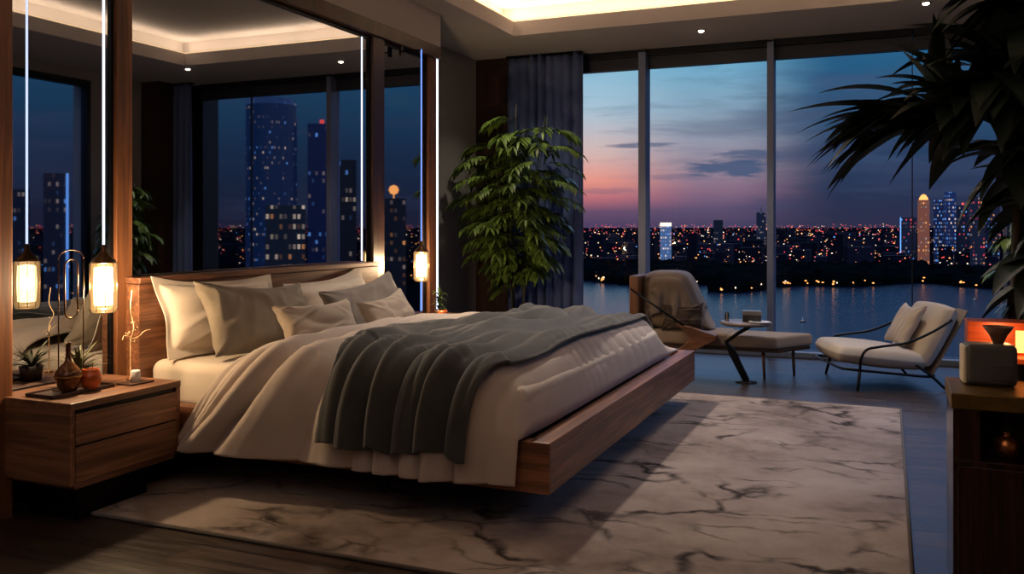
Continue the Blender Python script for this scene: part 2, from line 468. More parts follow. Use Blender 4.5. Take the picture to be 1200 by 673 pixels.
# ------------------------------------------------------------------ cloth solver (position based, numpy)
def cloth(P, Rst, collide, steps=120, iters=10, damp=0.985, g=0.0022, fixed=None, bendk=0.25, stretch=1.0, post=None):
    """P: (n,m,3) start, Rst: (n,m,3) flat layout the rest lengths are read from"""
    n, m = P.shape[:2]
    cons = []
    def addc(di, dj, k, mods):
        for md in mods:
            if di:
                ii = np.arange(0, n - di)
                ii = ii[np.isin(ii % (2 * di), md)]
                a0 = 0 if dj >= 0 else -dj
                jj = np.arange(a0, m - max(dj, 0))
            else:
                ii = np.arange(0, n)
                jj = np.arange(0, m - dj); jj = jj[np.isin(jj % (2 * dj), md)]
            I, J = np.meshgrid(ii, jj, indexing='ij')
            A = (I, J); B = (I + di, J + dj)
            L = np.linalg.norm(Rst[A] - Rst[B], axis=-1)
            cons.append((A, B, L, k))
    addc(1, 0, 1.0, ([0], [1])); addc(0, 1, 1.0, ([0], [1]))
    addc(1, 1, .6, ([0], [1])); addc(1, -1, .6, ([0], [1]))
    addc(2, 0, bendk, ([0, 1], [2, 3])); addc(0, 2, bendk, ([0, 1], [2, 3]))
    addc(4, 0, bendk * .5, ([0, 1, 2, 3], [4, 5, 6, 7])); addc(0, 4, bendk * .5, ([0, 1, 2, 3], [4, 5, 6, 7]))
    W = np.ones((n, m)); 
    if fixed is not None: W[fixed] = 0
    Q = P.copy()
    for s in range(steps):
        V = (P - Q) * damp
        Q = P.copy()
        sp = np.linalg.norm(V, axis=-1, keepdims=True)
        V = V * np.minimum(1, .03 / np.maximum(sp, 1e-9))
        P = P + V * W[..., None]; P[..., 2] -= g * W
        for it in range(iters):
            for A, B, L, k in cons:
                d = P[B] - P[A]
                l = np.sqrt((d * d).sum(-1)) + 1e-9
                wa, wb = W[A], W[B]
                c = (l - L) / l / np.maximum(wa + wb, 1e-6) * k
                P[A] += d * (c * wa)[..., None]
                P[B] -= d * (c * wb)[..., None]
        P, hit = collide(P)
        fr = hit & (W > 0)
        Q[fr] = Q[fr] * .35 + P[fr] * .65
    return P

def sd_box_push(P, lo, hi, r, off):
    lo = np.array(lo) ; hi = np.array(hi)
    c = (lo + hi) / 2; h = (hi - lo) / 2 - r
    d = P - c
    q = np.abs(d) - h
    qo = np.maximum(q, 0)
    lo_ = np.linalg.norm(qo, axis=-1)
    inside = np.minimum(q.max(-1), 0)
    sd = lo_ + inside - r
    hit = sd < off
    # normal
    nrm = np.where(lo_[..., None] > 1e-6, qo / np.maximum(lo_, 1e-6)[..., None], 0)
    ins = lo_ <= 1e-6
    ax = q.argmax(-1)
    e3 = np.eye(3)[ax]
    nrm = np.where(ins[..., None], e3, nrm) * np.sign(d)
    P = P + np.where(hit[..., None], nrm * (off - sd)[..., None], 0)
    return P, hit

def grid_mb(P):
    n, m = P.shape[:2]
    vs = P.reshape(-1, 3).tolist()
    fs = [(i * m + j, (i + 1) * m + j, (i + 1) * m + j + 1, i * m + j + 1) for i in range(n - 1) for j in range(m - 1)]
    mb = MB(); mb.v = vs; mb.f = fs; mb.m = [0] * len(fs)
    return mb

# ------------------------------------------------------------------ bed
BX0, BX1, BY0, BY1 = -3.58, -1.298, 3.468, 6.50
ZB, ZT = .18, .395
MX0, MX1, MY0, MY1, MZ = -3.575, -1.44, 3.55, 6.0, .60
bed = empty('platform_bed', ((BX0 + BX1) / 2, (BY0 + BY1) / 2, 0), 0, 'floating walnut platform bed with broad headboard standing on the marbled rug', 'bed')
bl = bed.location.copy()
def bbox(name, m, b, bevel=0.0):
    return MB().box(b[0] - bl.x, b[1] - bl.x, b[2] - bl.y, b[3] - bl.y, b[4], b[5]).build(name, m, bed, bevel=bevel)
bbox('foot_rail', WOOD_Y, (BX1 - .1, BX1, BY0 + .012, BY1, ZB, ZT), .003)
MB().box(BX0 - bl.x, BX1 - .101 - bl.x, BY0 - bl.y, BY0 + .07 - bl.y, ZB, ZT).box(BX1 - .101 - bl.x, BX1 - bl.x, BY0 - bl.y, BY0 + .0115 - bl.y, ZB, ZT).build('side_rail', WOOD_X, bed, bevel=.002)
bbox('side_rail', WOOD_X, (BX0, BX1 - .1, BY1 - .07, BY1, ZB, ZT), .004)
bbox('slat_base', WOOD_DX, (BX0, BX1 - .1, BY0 + .07, BY1 - .07, ZB + .04, .36))
bbox('plinth', BLACKM, (-3.3, -1.95, 4.0, 5.8, .016, ZB + .04))
hb = MB().box(-3.68 - bl.x, -3.59 - bl.x, 3.50 - bl.y, 5.86 - bl.y, .1, 1.0).build('headboard', WOOD_Y, bed, bevel=.004)
MB().box(-3.684 - bl.x, -3.58 - bl.x, 3.497 - bl.y, 5.865 - bl.y, 1.002, 1.035).build('headboard_cap', WOOD_Y, bed, bevel=.004)

# mattress: rounded box
def rounded(name, lo, hi, r, m, parent, seg=6, loc=(0, 0, 0), smooth=True):
    mb = MB().box(lo[0] - loc[0], hi[0] - loc[0], lo[1] - loc[1], hi[1] - loc[1], lo[2] - loc[2], hi[2] - loc[2])
    return mb.build(name, m, parent, smooth=smooth, bevel=r, seg=seg)
mt = empty('mattress', ((MX0 + MX1) / 2, (MY0 + MY1) / 2, .36), 0, 'thick mattress in a cream fitted sheet lying on the walnut bed', 'mattress')
o = rounded('fitted_sheet', (MX0, MY0, .362), (MX1, MY1, MZ), .055, CREAM, mt, 8, mt.location)

# duvet and throw: one fold field shared by both cloths
from mathutils import noise as MN
def nz(x, y, z=0.0): return MN.noise((x, y, z))
PROF = spline([(0, 6.385, .41), (0, 6.30, .425), (0, 6.14, .50), (0, 6.0, .60), (0, 5.85, .64), (0, 5.0, .65), (0, 4.2, .645), (0, 3.74, .637), (0, 3.59, .612), (0, 3.50, .55), (0, 3.452, .46), (0, 3.436, .36), (0, 3.428, .215)], 10)
_len = [0.0]
for p, q in zip(PROF, PROF[1:]): _len.append(_len[-1] + (q - p).length)
def prof_at(t):
    L = t * _len[-1]
    import bisect
    i = min(max(bisect.bisect_right(_len, L) - 1, 0), len(PROF) - 2)
    f = (L - _len[i]) / (_len[i + 1] - _len[i])
    p = PROF[i].lerp(PROF[i + 1], f); tn = (PROF[i + 1] - PROF[i]).normalized()
    return p.y, p.z, Vector((0, tn.z, -tn.y))      # outward normal
def ridges(ph, pw=.75): return abs(math.sin(PI * ph)) ** pw
def smooth01(x): x = min(1, max(0, x)); return x * x * (3 - 2 * x)
def duvet_point(k, t, extra=None):
    y, z, nr = prof_at(t)
    drop = max(0.0, .625 - z) if y < 4 else 0.0
    hang = smooth01((3.95 - y) / .45)
    g = (k + 2.95) / 1.54
    # folds fan out: on the top they run along the bed's width, over the side they sweep back to the headboard
    sweep = (.62 + .45 * smooth01(g / .22)) * (1 - smooth01((g - .20) / .30)) + .05
    q = k + .11 * (4.2 - y) * (1 - g) * .0 + .16 * (min(y, 6) - 3.5) * (1 - g) + .07 * nz(k * 1.6, y * .8, 3.1) + .03 * nz(k * 5, y * 2.3, 8.0)
    ph = q / .165 + 1.5 * nz(q * 2.3, 1.7 + .15 * y, .4)
    ampk = .6 + 1.5 * abs(nz(q * 2.3, .35 * y, 5.5)) + .45 * nz(k * 3, y * 1.5, 2.2)
    far = smooth01((y - 3.5) / 2.2)
    A = (.085 * (1 - far) + .034 * far) * max(.12, ampk)
    A *= .55 + .45 * hang if y > 3.6 else 1.0
    A *= smooth01(g / .06) * .6 + .4
    F = A * ridges(ph, .8)
    h = 1.0
    s_ = (k + 1.63) / .215; s0_ = max(0.0, s_)
    # big soft swells and fine creases
    F += .030 * nz(k * 2.2, y * 1.3, 9.0) + .022
    F += (.016 + .02 * hang) * max(0, .25 + 1.4 * nz(k * 2.7, y * 1.3, 20)) * ridges(q / .085 + 1.6 * nz(q * 3.7, y * .6, 7), .9) * (1 - smooth01(s0_)) * (1 - smooth01((k + 1.8) / .15))
    F += .010 * ridges(q / .062 + 2 * nz(k * 2, y * 2, 6.6), .9) * (.3 + .7 * hang) * max(0, .5 + nz(k * 3, y * 2, 1.1))
    # foot end
    pl = 0.0
    if s_ > 0:
        h = math.sqrt(max(0.0, 1 - min(1, s_) ** 2.1))
        F *= 1 - .85 * smooth01(s_ * 1.2)
    if z > .405:
        pl = .009 * max(.15, .5 + 1.1 * nz(y * 1.4, 2.0, 0)) * ridges(y / .15 + 1.5 * nz(y * 1.7, 4.4, 0) - 1.2 * (k + 1.6), .9) * smooth01((k + 1.72) / .22) * (1 - .55 * smooth01((s_ - .7) / .3)) * smooth01((y - 3.85) / .9)
        zz = .405 + (z - .405) * h + (0 if h > 0 else 0)
    else:
        zz = z
    x = k - sweep * drop
    if y < 3.6 and zz < .45: x += .0
    nn = nr.copy()
    if s_ > 0: nn = (nr + Vector((min(1, s_) * 1.2 * smooth01((y - 3.46) / .35), 0, 0))).normalized()
    if extra is not None: F = F + extra
    p = Vector((x, y, zz)) + nn * (F + pl)
    p.x -= F * .35 * hang
    # nothing sinks into the rails
    if p.y > 3.445 and p.y < 3.56 and p.z < .41: p.y = 3.445
    return p
nk, nt_ = 170, 300
dmb = MB(); DO = Vector((-2.2, 4.7, .6))
for i in range(nk + 1):
    k = -2.95 + i / nk * (1.54)
    for j in range(nt_ + 1):
        p = duvet_point(k + .05 * smooth01((prof_at(j / nt_)[0] - 4) / 1.0) * (1 - i / nk) , j / nt_)
        # wavy hem
        dmb.v.append(tuple(p - DO))
for i in range(nk):
    for j in range(nt_):
        a_ = i * (nt_ + 1) + j
        dmb.f.append((a_, a_ + nt_ + 1, a_ + nt_ + 2, a_ + 1)); dmb.m.append(0)
dvo = dmb.build('duvet', DUVET_M, smooth=True, solid=.016, loc=DO)
tag(dvo, 'rumpled beige duvet spread over the bed and draped past the side rail', 'duvet')

tmb = MB(); TO = Vector((-1.9, 4.7, .62))
nk2, nt2 = 130, 300
for i in range(nk2 + 1):
    g = i / nk2
    for j in range(nt2 + 1):
        t = .095 + j / nt2 * (.968 - .095 + .018 * nz(g * 3.1, 0, 2) + .012 * nz(g * 9, 4, 2))
        y, z, nr = prof_at(t)
        kl = -2.34 - .20 * math.exp(-((y - 4.3) / .7) ** 2) + .10 * smooth01((3.9 - y) / .5) + .03 * nz(y * 2, 0, 7)
        kr = -1.555 + .012 * nz(y * 1.5, 3, 1)
        k = kl + g * (kr - kl)
        hang = smooth01((4.5 - y) / 1.1)
        flat = smooth01((.62 + .10 * nz(y * 1.1, 2, 2) - g) / .22)          # right hand part lies smoother on top
        qq = k + .16 * nz(k * 1.8, y * 1.0, 12) + .20 * (y - 3.6) * (1 - g)
        A = .080 * hang * (.20 + .80 * flat if y > 3.66 else .85) + .050 * (1 - hang) * flat
        fr_ = nz(qq * 2.6, y * .9, 4)
        F2 = A * ridges(qq / .21 + 2.3 * nz(qq * 1.9, 7.7, .5 * y), .95) * max(.12, .55 + 1.9 * fr_)
        F2 += A * .45 * ridges(qq / .105 + 1.8 * nz(qq * 2.9, 1.2, .8 * y), .9) * max(0, .3 - 1.5 * fr_)
        F2 += .010 * ridges(qq / .05 + nz(k * 2, y * 3, 1), .9) * flat * max(0, .4 + nz(k * 4, y * 2, 3))
        F2 += .016 + .018 * smooth01((g - .9) / .08) + .012 * smooth01((.08 - g) / .08) + .012 * (nz(k * 3, y * 2, 15) + .5)
        p = duvet_point(k, t, F2)
        tmb.v.append(tuple(p - TO))
for i in range(nk2):
    for j in range(nt2):
        a_ = i * (nt2 + 1) + j
        tmb.f.append((a_, a_ + nt2 + 1, a_ + nt2 + 2, a_ + 1)); tmb.m.append(0)
to = tmb.build('throw_blanket', THROW_M, smooth=True, solid=.014, loc=TO)
tag(to, 'charcoal throw blanket laid across the foot of the beige duvet', 'blanket')

# pillows
def cushion(name, W, H, T, m, loc, rx, rz, label, flange=0.0, seed=0, ry=0.0, group=None, floppy=.0, pin=.07, wr=.006, cat='pillow'):
    """stands in local x (width) z (height) with thickness along y; origin at bottom centre"""
    r = random.Random(seed); nu, nv = 48, 36
    ph = [r.uniform(0, 6.28) for _ in range(10)]
    fr = flange
    def pt(u, v, side):
        # u,v in -1..1 including the flange
        ax = W / 2; az = H / 2
        uu = max(-1, min(1, u * ax / (ax - fr))); vv = max(-1, min(1, v * az / (az - fr)))
        e = max(0, (1 - abs(uu) ** 2.6)) * max(0, (1 - abs(vv) ** 2.6))
        th = T / 2 * e ** .42
        x = u * ax * (1 - pin * (1 - v * v) ** 1.0 * abs(u) ** 2)
        z = v * az * (1 - pin * (1 - u * u) ** 1.0 * abs(v) ** 2)
        ang = ph[0]
        p1 = u * math.cos(ang) + v * math.sin(ang); p2 = -u * math.sin(ang) + v * math.cos(ang)
        w = wr * 1.5 * (1 - 2 * abs(nz(u * 1.1 + ph[1], v * 1.4 + ph[2], seed * 3.3))) * (e ** .3)
        w -= wr * 1.3 * max(0, 1 - 5 * abs(nz(p1 * .7 + ph[3], p2 * 2.4 + ph[4], seed * 1.7))) * (e ** .4)
        # creases running in from the corners
        ca = math.atan2(1.12 - abs(v), 1.12 - abs(u)); cw = (abs(u) * abs(v)) ** 2.0
        cr = wr * 1.2 * math.sin(13 * ca + ph[3] + (u > 0) * 2 + (v > 0)) * cw
        y = side * th + w + cr
        if e <= 0: y = side * .003 + .008 * math.sin(5 * (u - v) + ph[4])
        # slump: lower part fatter, top tips droop backwards
        y += floppy * (abs(u) ** 3) * max(0, v) * .5
        z -= floppy * .6 * (u * u) * 0 + .03 * math.cos(u * 1.5 + ph[5] * .1) * max(0, v) ** 2 * 1.0
        if side: pass
        return (x, y, z + az)
    vs = []; fs = []
    for side in (-1, 1):
        b = len(vs)
        for j in range(nv + 1):
            for i in range(nu + 1):
                u = math.sin((i / nu - .5) * PI); v = math.sin((j / nv - .5) * PI)
                u = .55 * u + .45 * (i / nu * 2 - 1); v = .55 * v + .45 * (j / nv * 2 - 1)
                vs.append(pt(u, v, side))
        for j in range(nv):
            for i in range(nu):
                q = b + j * (nu + 1) + i
                f = (q, q + 1, q + nu + 2, q + nu + 1)
                fs.append(f if side < 0 else f[::-1])
    # stitch border
    K = (nu + 1) * (nv + 1)
    ring = [i for i in range(nu + 1)] + [j * (nu + 1) + nu for j in range(1, nv + 1)] + [nv * (nu + 1) + i for i in range(nu - 1, -1, -1)] + [j * (nu + 1) for j in range(nv - 1, 0, -1)]
    for a, b2 in zip(ring, ring[1:] + ring[:1]): fs.append((a, a + K, b2 + K, b2))
    o = MB().add(vs, fs).build(name, m, smooth=True, subsurf=1)
    o.location = loc
    o.rotation_euler = (rx, ry, rz)
    tag(o, label, cat, group)
    return o
# they face +x: local -y must point to +x -> rotate z by +90 deg; lean: rx tilts the top back
Z90 = PI / 2
cushion('pillow', .94, .47, .20, WHITE_P, (-3.40, 4.00, .585), R(-20), Z90 - .05, 'large ivory flanged pillow nearest the left nightstand', flange=.05, seed=1, ry=R(3), wr=.012)
cushion('pillow', .96, .43, .20, WHITE_P, (-3.38, 5.14, .585), R(-26), Z90 + .03, 'large ivory flanged pillow at the far side of the headboard', flange=.05, seed=2, ry=R(-2), wr=.010)
cushion('pillow', .80, .44, .17, GREY_P, (-3.13, 4.0, .60), R(-27), Z90 - .12, 'taupe woven pillow leaning on the near ivory pillow', seed=3, ry=R(4), wr=.012, pin=.1)
cushion('pillow', .90, .38, .17, GREY_P2, (-3.12, 5.12, .605), R(-27), Z90 + .02, 'dark grey linen pillow leaning on the far ivory pillow', seed=4, ry=R(-5), wr=.008, pin=.1)
cushion('cushion', .62, .26, .15, BEIGE_P, (-2.84, 4.11, .655), R(-30), Z90 - .12, 'small oblong beige cushion in front of the taupe woven pillow', seed=5, ry=R(3), wr=.008, pin=.11, cat='cushion')
cushion('cushion', .58, .25, .14, BEIGE_P, (-2.88, 4.93, .65), R(-30), Z90 + .05, 'small oblong beige cushion in front of the dark grey pillow', seed=6, ry=R(-3), wr=.007, pin=.11, cat='cushion')

# ------------------------------------------------------------------ nightstands
NS_X = wood('nightstand_walnut_x', (64, 40, 26), (150, 104, 74), 'x')
def nightstand(y0, y1, label):
    w = y1 - y0
    e = empty('nightstand', (-3.4, (y0 + y1) / 2, 0), 0, label, 'nightstand', 'walnut nightstands')
    h = w / 2
    MB().box(-.3, .2, -h, h, .515, .545).build('top', NS_WOOD, e, bevel=.003)
    for q in (-1, 1): MB().box(-.3, .196, min(q * h, q * (h - .026)), max(q * h, q * (h - .026)), .19, .515).build('side_panel', NS_X, e, bevel=.002)
    MB().box(-.3, .188, -h + .03, h - .03, .17, .20).box(-.3, -.28, -h, h, .19, .515).build('carcass', NS_WOOD, e, bevel=.002)
    MB().box(-.2, .1, -h + .12, h - .12, 0, .17).build('plinth', BLACKM, e)
    for z0, z1 in ((.36, .494), (.20, .352)):
        d = MB().box(.0, .198, -h + .028, h - .028, z0, z1).build('drawer', NS_WOOD, e, bevel=.003)
    MB().box(.15, .186, -h + .03, h - .03, .496, .513).build('handle_recess', BLACKM, e)
    return e
nightstand(2.745, 3.385, 'walnut two drawer nightstand at left with vase and tray on top')
nightstand(6.46, 6.98, 'walnut nightstand behind the far side of the bed under the far lantern')

# lanterns
GLOW = emis('warm_glow', (255, 206, 140), 22.0)
nt = GLOW.node_tree; t = N(nt, 'ShaderNodeBsdfTransparent'); mx = N(nt, 'ShaderNodeMixShader'); mx.inputs[0].default_value = .75
nt.links.new(nt.nodes['Emission'].outputs[0], mx.inputs[1]); nt.links.new(t.outputs[0], mx.inputs[2]); nt.links.new(mx.outputs[0], nt.nodes['Material Output'].inputs['Surface'])
GLOW.cycles.emission_sampling = 'NONE'
GLOW2 = emis('warm_filament', (255, 226, 176), 60.0)
FROST, nt, b = mat('lantern_glass')
nt.nodes.remove(b)
t = N(nt, 'ShaderNodeBsdfTransparent'); t.inputs[0].default_value = (1, .97, .92, 1)
g = N(nt, 'ShaderNodeBsdfGlossy'); g.inputs['Roughness'].default_value = .08
tr = N(nt, 'ShaderNodeEmission'); tr.inputs[0].default_value = lin((255, 190, 110)); tr.inputs[1].default_value = 3.0
lw = N(nt, 'ShaderNodeLayerWeight'); lw.inputs[0].default_value = .35
mx = N(nt, 'ShaderNodeMixShader'); mx2 = N(nt, 'ShaderNodeMixShader'); mx2.inputs[0].default_value = .22
nt.links.new(lw.outputs['Facing'], mx.inputs[0]); nt.links.new(mx2.outputs[0], mx.inputs[1]); nt.links.new(g.outputs[0], mx.inputs[2])
nt.links.new(t.outputs[0], mx2.inputs[1]); nt.links.new(tr.outputs[0], mx2.inputs[2])
nt.links.new(mx.outputs[0], nt.nodes['Material Output'].inputs['Surface'])
FROST.cycles.emission_sampling = 'NONE'
def lantern(x, y, z, label, low=None):
    e = empty('pendant_lantern', (x, y, z), 0, label, 'lamp', 'glass pendant lanterns beside the bed')
    r = .063
    MB().lathe([(r * .8, -.125), (r, -.105), (r, .105), (r * .82, .118)], 28).build('lamp_shade', FROST, e, smooth=True, recalc=True)
    MB().lathe([(.0, -.130), (r * .5, -.129), (r * .55, -.124), (0, -.122)], 28).build('base_plate', BRONZE, e, smooth=True)
    MB().lathe([(r * .9, .112), (r * .86, .124), (r * .35, .155), (.012, .175), (.012, .2), (0, .2)], 28).build('cap', BRONZE, e, smooth=True)
    MB().lathe([(.0, -.095), (.042, -.09), (.046, .0), (.042, .09), (0, .098)], 16).build('bulb', GLOW, e, smooth=True)
    ribs = MB()
    for k in range(10):
        a = 2 * PI * k / 10
        ribs.tube([(r * 1.0 * math.cos(a), r * 1.0 * math.sin(a), -.118), (r * 1.0 * math.cos(a), r * 1.0 * math.sin(a), .115)], .0016, 5)
    ribs.build('cage_wires', BRONZE, e, smooth=True)
    top = 2.74 - z
    MB().tube([(0, 0, .2), (0, 0, top)], .0055, 8).build('light_cord', LED_W if x > -3.47 else LED_B, e)
    MB().tube([(0, 0, top - .005), (XM + .05 - x, 0, top + .0)], .006, 8).box(XM + .045 - x, XM + .065 - x, -.02, .02, top - .04, top + .04).build('wall_bracket', BLACKM, e)
    if low:
        MB().tube([(0, 0, -.128), (0, 0, low - z)], .008, 8).build('lower_tube', LED_B, e)
    l = bpy.data.lights.new('lantern_light', 'POINT'); l.energy = 62; l.color = (1, .72, .44); l.shadow_soft_size = .03
    lo = bpy.data.objects.new('lantern_light', l); COL.objects.link(lo); lo.parent = e; lo.location = (0, 0, 0)
    return e
lantern(-3.46, 3.155, 1.015, 'glowing glass lantern hanging over the left nightstand')
lantern(-3.48, 6.34, .985, 'glowing glass lantern hanging over the far nightstand', .62)

# things on the near nightstand, top z = .545
TZ = .546
o = MB().box(-.085, .085, -.17, .17, 0, .008).box(-.085, .085, -.17, -.164, .008, .016).box(-.085, .085, .164, .17, .008, .016).box(-.085, -.079, -.17, .17, .008, .016).box(.079, .085, -.17, .17, .008, .016).build('serving_tray', WOOD_DX, bevel=.002, loc=(-3.44, 2.955, TZ))
tag(o, 'dark wooden tray on the left nightstand under the vase', 'tray')
AMBER = plain('amber_glass', (96, 62, 34), .15, .35, nz=.15)
AMBER2 = plain('orange_glass', (176, 86, 36), .2, .1, nz=.15)
TZ2 = TZ + .0085
e = empty('bottle_vase', (-3.40, 2.905, TZ2), 0, 'amber bottle vase with slender neck on the dark tray', 'vase')
MB().lathe([(0, 0), (.030, .0), (.044, .025), (.058, .070), (.055, .092), (.035, .118), (.015, .14), (.011, .175), (.011, .215), (.015, .225), (.010, .225), (.008, .2), (.008, .15), (0, .14)], 32).build('vase_body', AMBER, e, smooth=True)
MB().lathe([(.0595, .068), (.0605, .072), (.0595, .076)], 32).build('brass_band', BRASS, e, smooth=True)
e = empty('candle_jar', (-3.375, 3.005, TZ2), 0, 'round orange glass jar with twig on the dark tray', 'jar')
MB().lathe([(0, 0), (.028, .0), (.042, .02), (.047, .048), (.041, .075), (.034, .084), (.037, .092), (.033, .092), (.031, .082), (.036, .06), (0, .05)], 32).build('jar_body', AMBER2, e, smooth=True)
MB().tube(spline([(0, 0, .05), (.004, .004, .09), (.0, .012, .12)], 4), .002, 6).tube([(-.03, -.01, .092), (.03, .01, .094)], .0018, 5).build('twig', BRONZE, e)
# slim rod stand with long loops
e = empty('rod_sculpture', (-3.47, 2.98, TZ2), 0, 'slender bronze rod stand with long loop behind the amber vase', 'sculpture')
MB().box(-.02, .02, -.085, .085, 0, .006).build('base', BRONZE, e, bevel=.001)
MB().tube([(0, -.068, .006), (0, -.068, .60)], .0028, 8).build('rod', BRONZE, e, smooth=True)
MB().tube([(0, .068, .006), (0, .068, .60)], .0028, 8).build('rod', BRONZE, e, smooth=True)
MB().tube([(0, -.068, .60)] + [(0, .068 * -math.cos(a), .60 + .04 * math.sin(a)) for a in np.linspace(0.1, PI - .1, 8)] + [(0, .068, .60)], .0028, 8).build('arch', BRONZE, e, smooth=True)
lp = [(0, .036 * math.cos(a), .46 + (.10 if math.sin(a) > 0 else -.10) + .036 * math.sin(a)) for a in np.linspace(0, 2 * PI, 25)]
MB().tube(lp, .004, 8).build('hanging_loop', BRONZE, e, smooth=True)
# candle on coaster with twig
o = MB().box(-.05, .05, -.07, .07, 0, .008).build('coaster', WOOD_DX, bevel=.002, loc=(-3.34, 3.235, TZ)); tag(o, 'dark oblong coaster under the white candle on the nightstand', 'coaster')
e = empty('candle', (-3.34, 3.235, TZ2), 0, 'short white candle standing on the dark coaster', 'candle')
MB().lathe([(0, 0), (.021, 0), (.023, .003), (.023, .05), (.020, .054), (0, .052)], 24).build('wax_body', plain('wax', (225, 222, 215), .4, nz=.02), e, smooth=True)
MB().tube([(0, 0, .05), (.001, 0, .062)], .001, 5).build('wick', BLACKM, e)
e = empty('twig_stand', (-3.44, 3.30, TZ), 0, 'thin bronze stem with curling pale blossom twig behind the candle', 'decoration')
MB().lathe([(0, 0), (.022, 0), (.022, .004), (.003, .008), (.003, .2), (0, .2)], 12).build('stem', BRONZE, e, smooth=True)
tw = MB()
tw.tube(spline([(0, 0, .2), (.01, .01, .25), (-.01, .02, .3), (.0, 0, .36), (.0, .01, .44)], 5), .0024, 6)
tw.tube(spline([(0, 0, .2), (.02, .03, .21), (.03, .06, .235), (.04, .09, .24)], 5), .002, 6)
tw.tube(spline([(0, 0, .21), (-.01, -.03, .22), (.0, -.05, .2)], 5), .002, 6)
for k in range(14):
    a = rnd.uniform(0, 6.28); zz = rnd.uniform(.18, .3); rr_ = rnd.uniform(.005, .03)
    tw.lathe([(0, -.004), (.005, 0), (0, .004)], 6, (rr_ * math.cos(a), rr_ * math.sin(a) + .01, zz))
tw.build('blossom_twig', plain('pale_twig', (190, 160, 120), .6), e, smooth=True)

def leaf_mb(mb, base, d, L, Wd, droop, up=Vector((0, 0, 1)), n=8, fold=.25, mi=0, sharp=1.0):
    """one lanceolate leaf that bends under gravity"""
    d = Vector(d).normalized(); p = Vector(base); vs = []; fs = []
    for i in range(n + 1):
        t = i / n
        side = d.cross(up)
        if side.length < 1e-3: side = Vector((1, 0, 0))
        side.normalize(); nn = side.cross(d)
        w = Wd * (math.sin(PI * min(1, t * .93 + .07) ** .75) ** sharp) * .5
        if i == n: w = .0004
        vs += [p - side * w + nn * w * fold, p, p + side * w + nn * w * fold]
        p = p + d * (L / n)
        d = (d + Vector((0, 0, -1)) * droop / n).normalized()
    for i in range(n):
        a = i * 3
        fs += [(a, a + 1, a + 4, a + 3), (a + 1, a + 2, a + 5, a + 4)]
    mb.add(vs, fs, mi)

# small spiky dark plant at the back of the nightstand
e = empty('potted_succulent', (-3.56, 3.10, TZ), 0, 'spiky dark potted plant against the mirror on the left nightstand', 'plant')
MB().lathe([(0, 0), (.045, 0), (.055, .07), (.05, .07), (.048, .06), (0, .06)], 20).build('pot', WOOD_DK, e, smooth=True)
mb = MB(); r = random.Random(4)
for k in range(46):
    a = r.uniform(0, 6.28); el = r.uniform(.2, 1.2)
    d = Vector((math.cos(a) * math.cos(el) * .55, math.sin(a) * math.cos(el), math.sin(el)))
    leaf_mb(mb, (0, 0, .065), d, r.uniform(.08, .19), .016, r.uniform(.3, 1.4), n=5)
mb.build('leaves', plain('dusty_leaf', (70, 72, 44), .55, nz=.3), e, smooth=True, recalc=False)

# small things on the far nightstand
e = empty('small_potted_plant', (-3.46, 6.62, TZ), 0, 'small leafy potted plant on the far nightstand', 'plant')
MB().lathe([(0, 0), (.035, 0), (.045, .06), (.04, .06), (.038, .05), (0, .05)], 18).build('pot', WOOD_DK, e, smooth=True)
mb = MB()
for k in range(60):
    a = r.uniform(0, 6.28); el = r.uniform(.1, 1.4); zz = r.uniform(.05, .2)
    leaf_mb(mb, (0, 0, zz), (math.cos(a) * math.cos(el), math.sin(a) * math.cos(el), math.sin(el)), r.uniform(.05, .1), .022, r.uniform(.5, 1.5), n=4)
mb.build('leaves', plain('mid_leaf', (60, 78, 36), .5, nz=.3), e, smooth=True, recalc=False)
o = MB().lathe([(0, 0), (.03, 0), (.042, .02), (.045, .045), (.036, .068), (.028, .07), (0, .066)], 24).build('candle_bowl', AMBER2, smooth=True, loc=(-3.36, 6.49, TZ)); tag(o, 'round amber bowl under the far lantern', 'bowl')
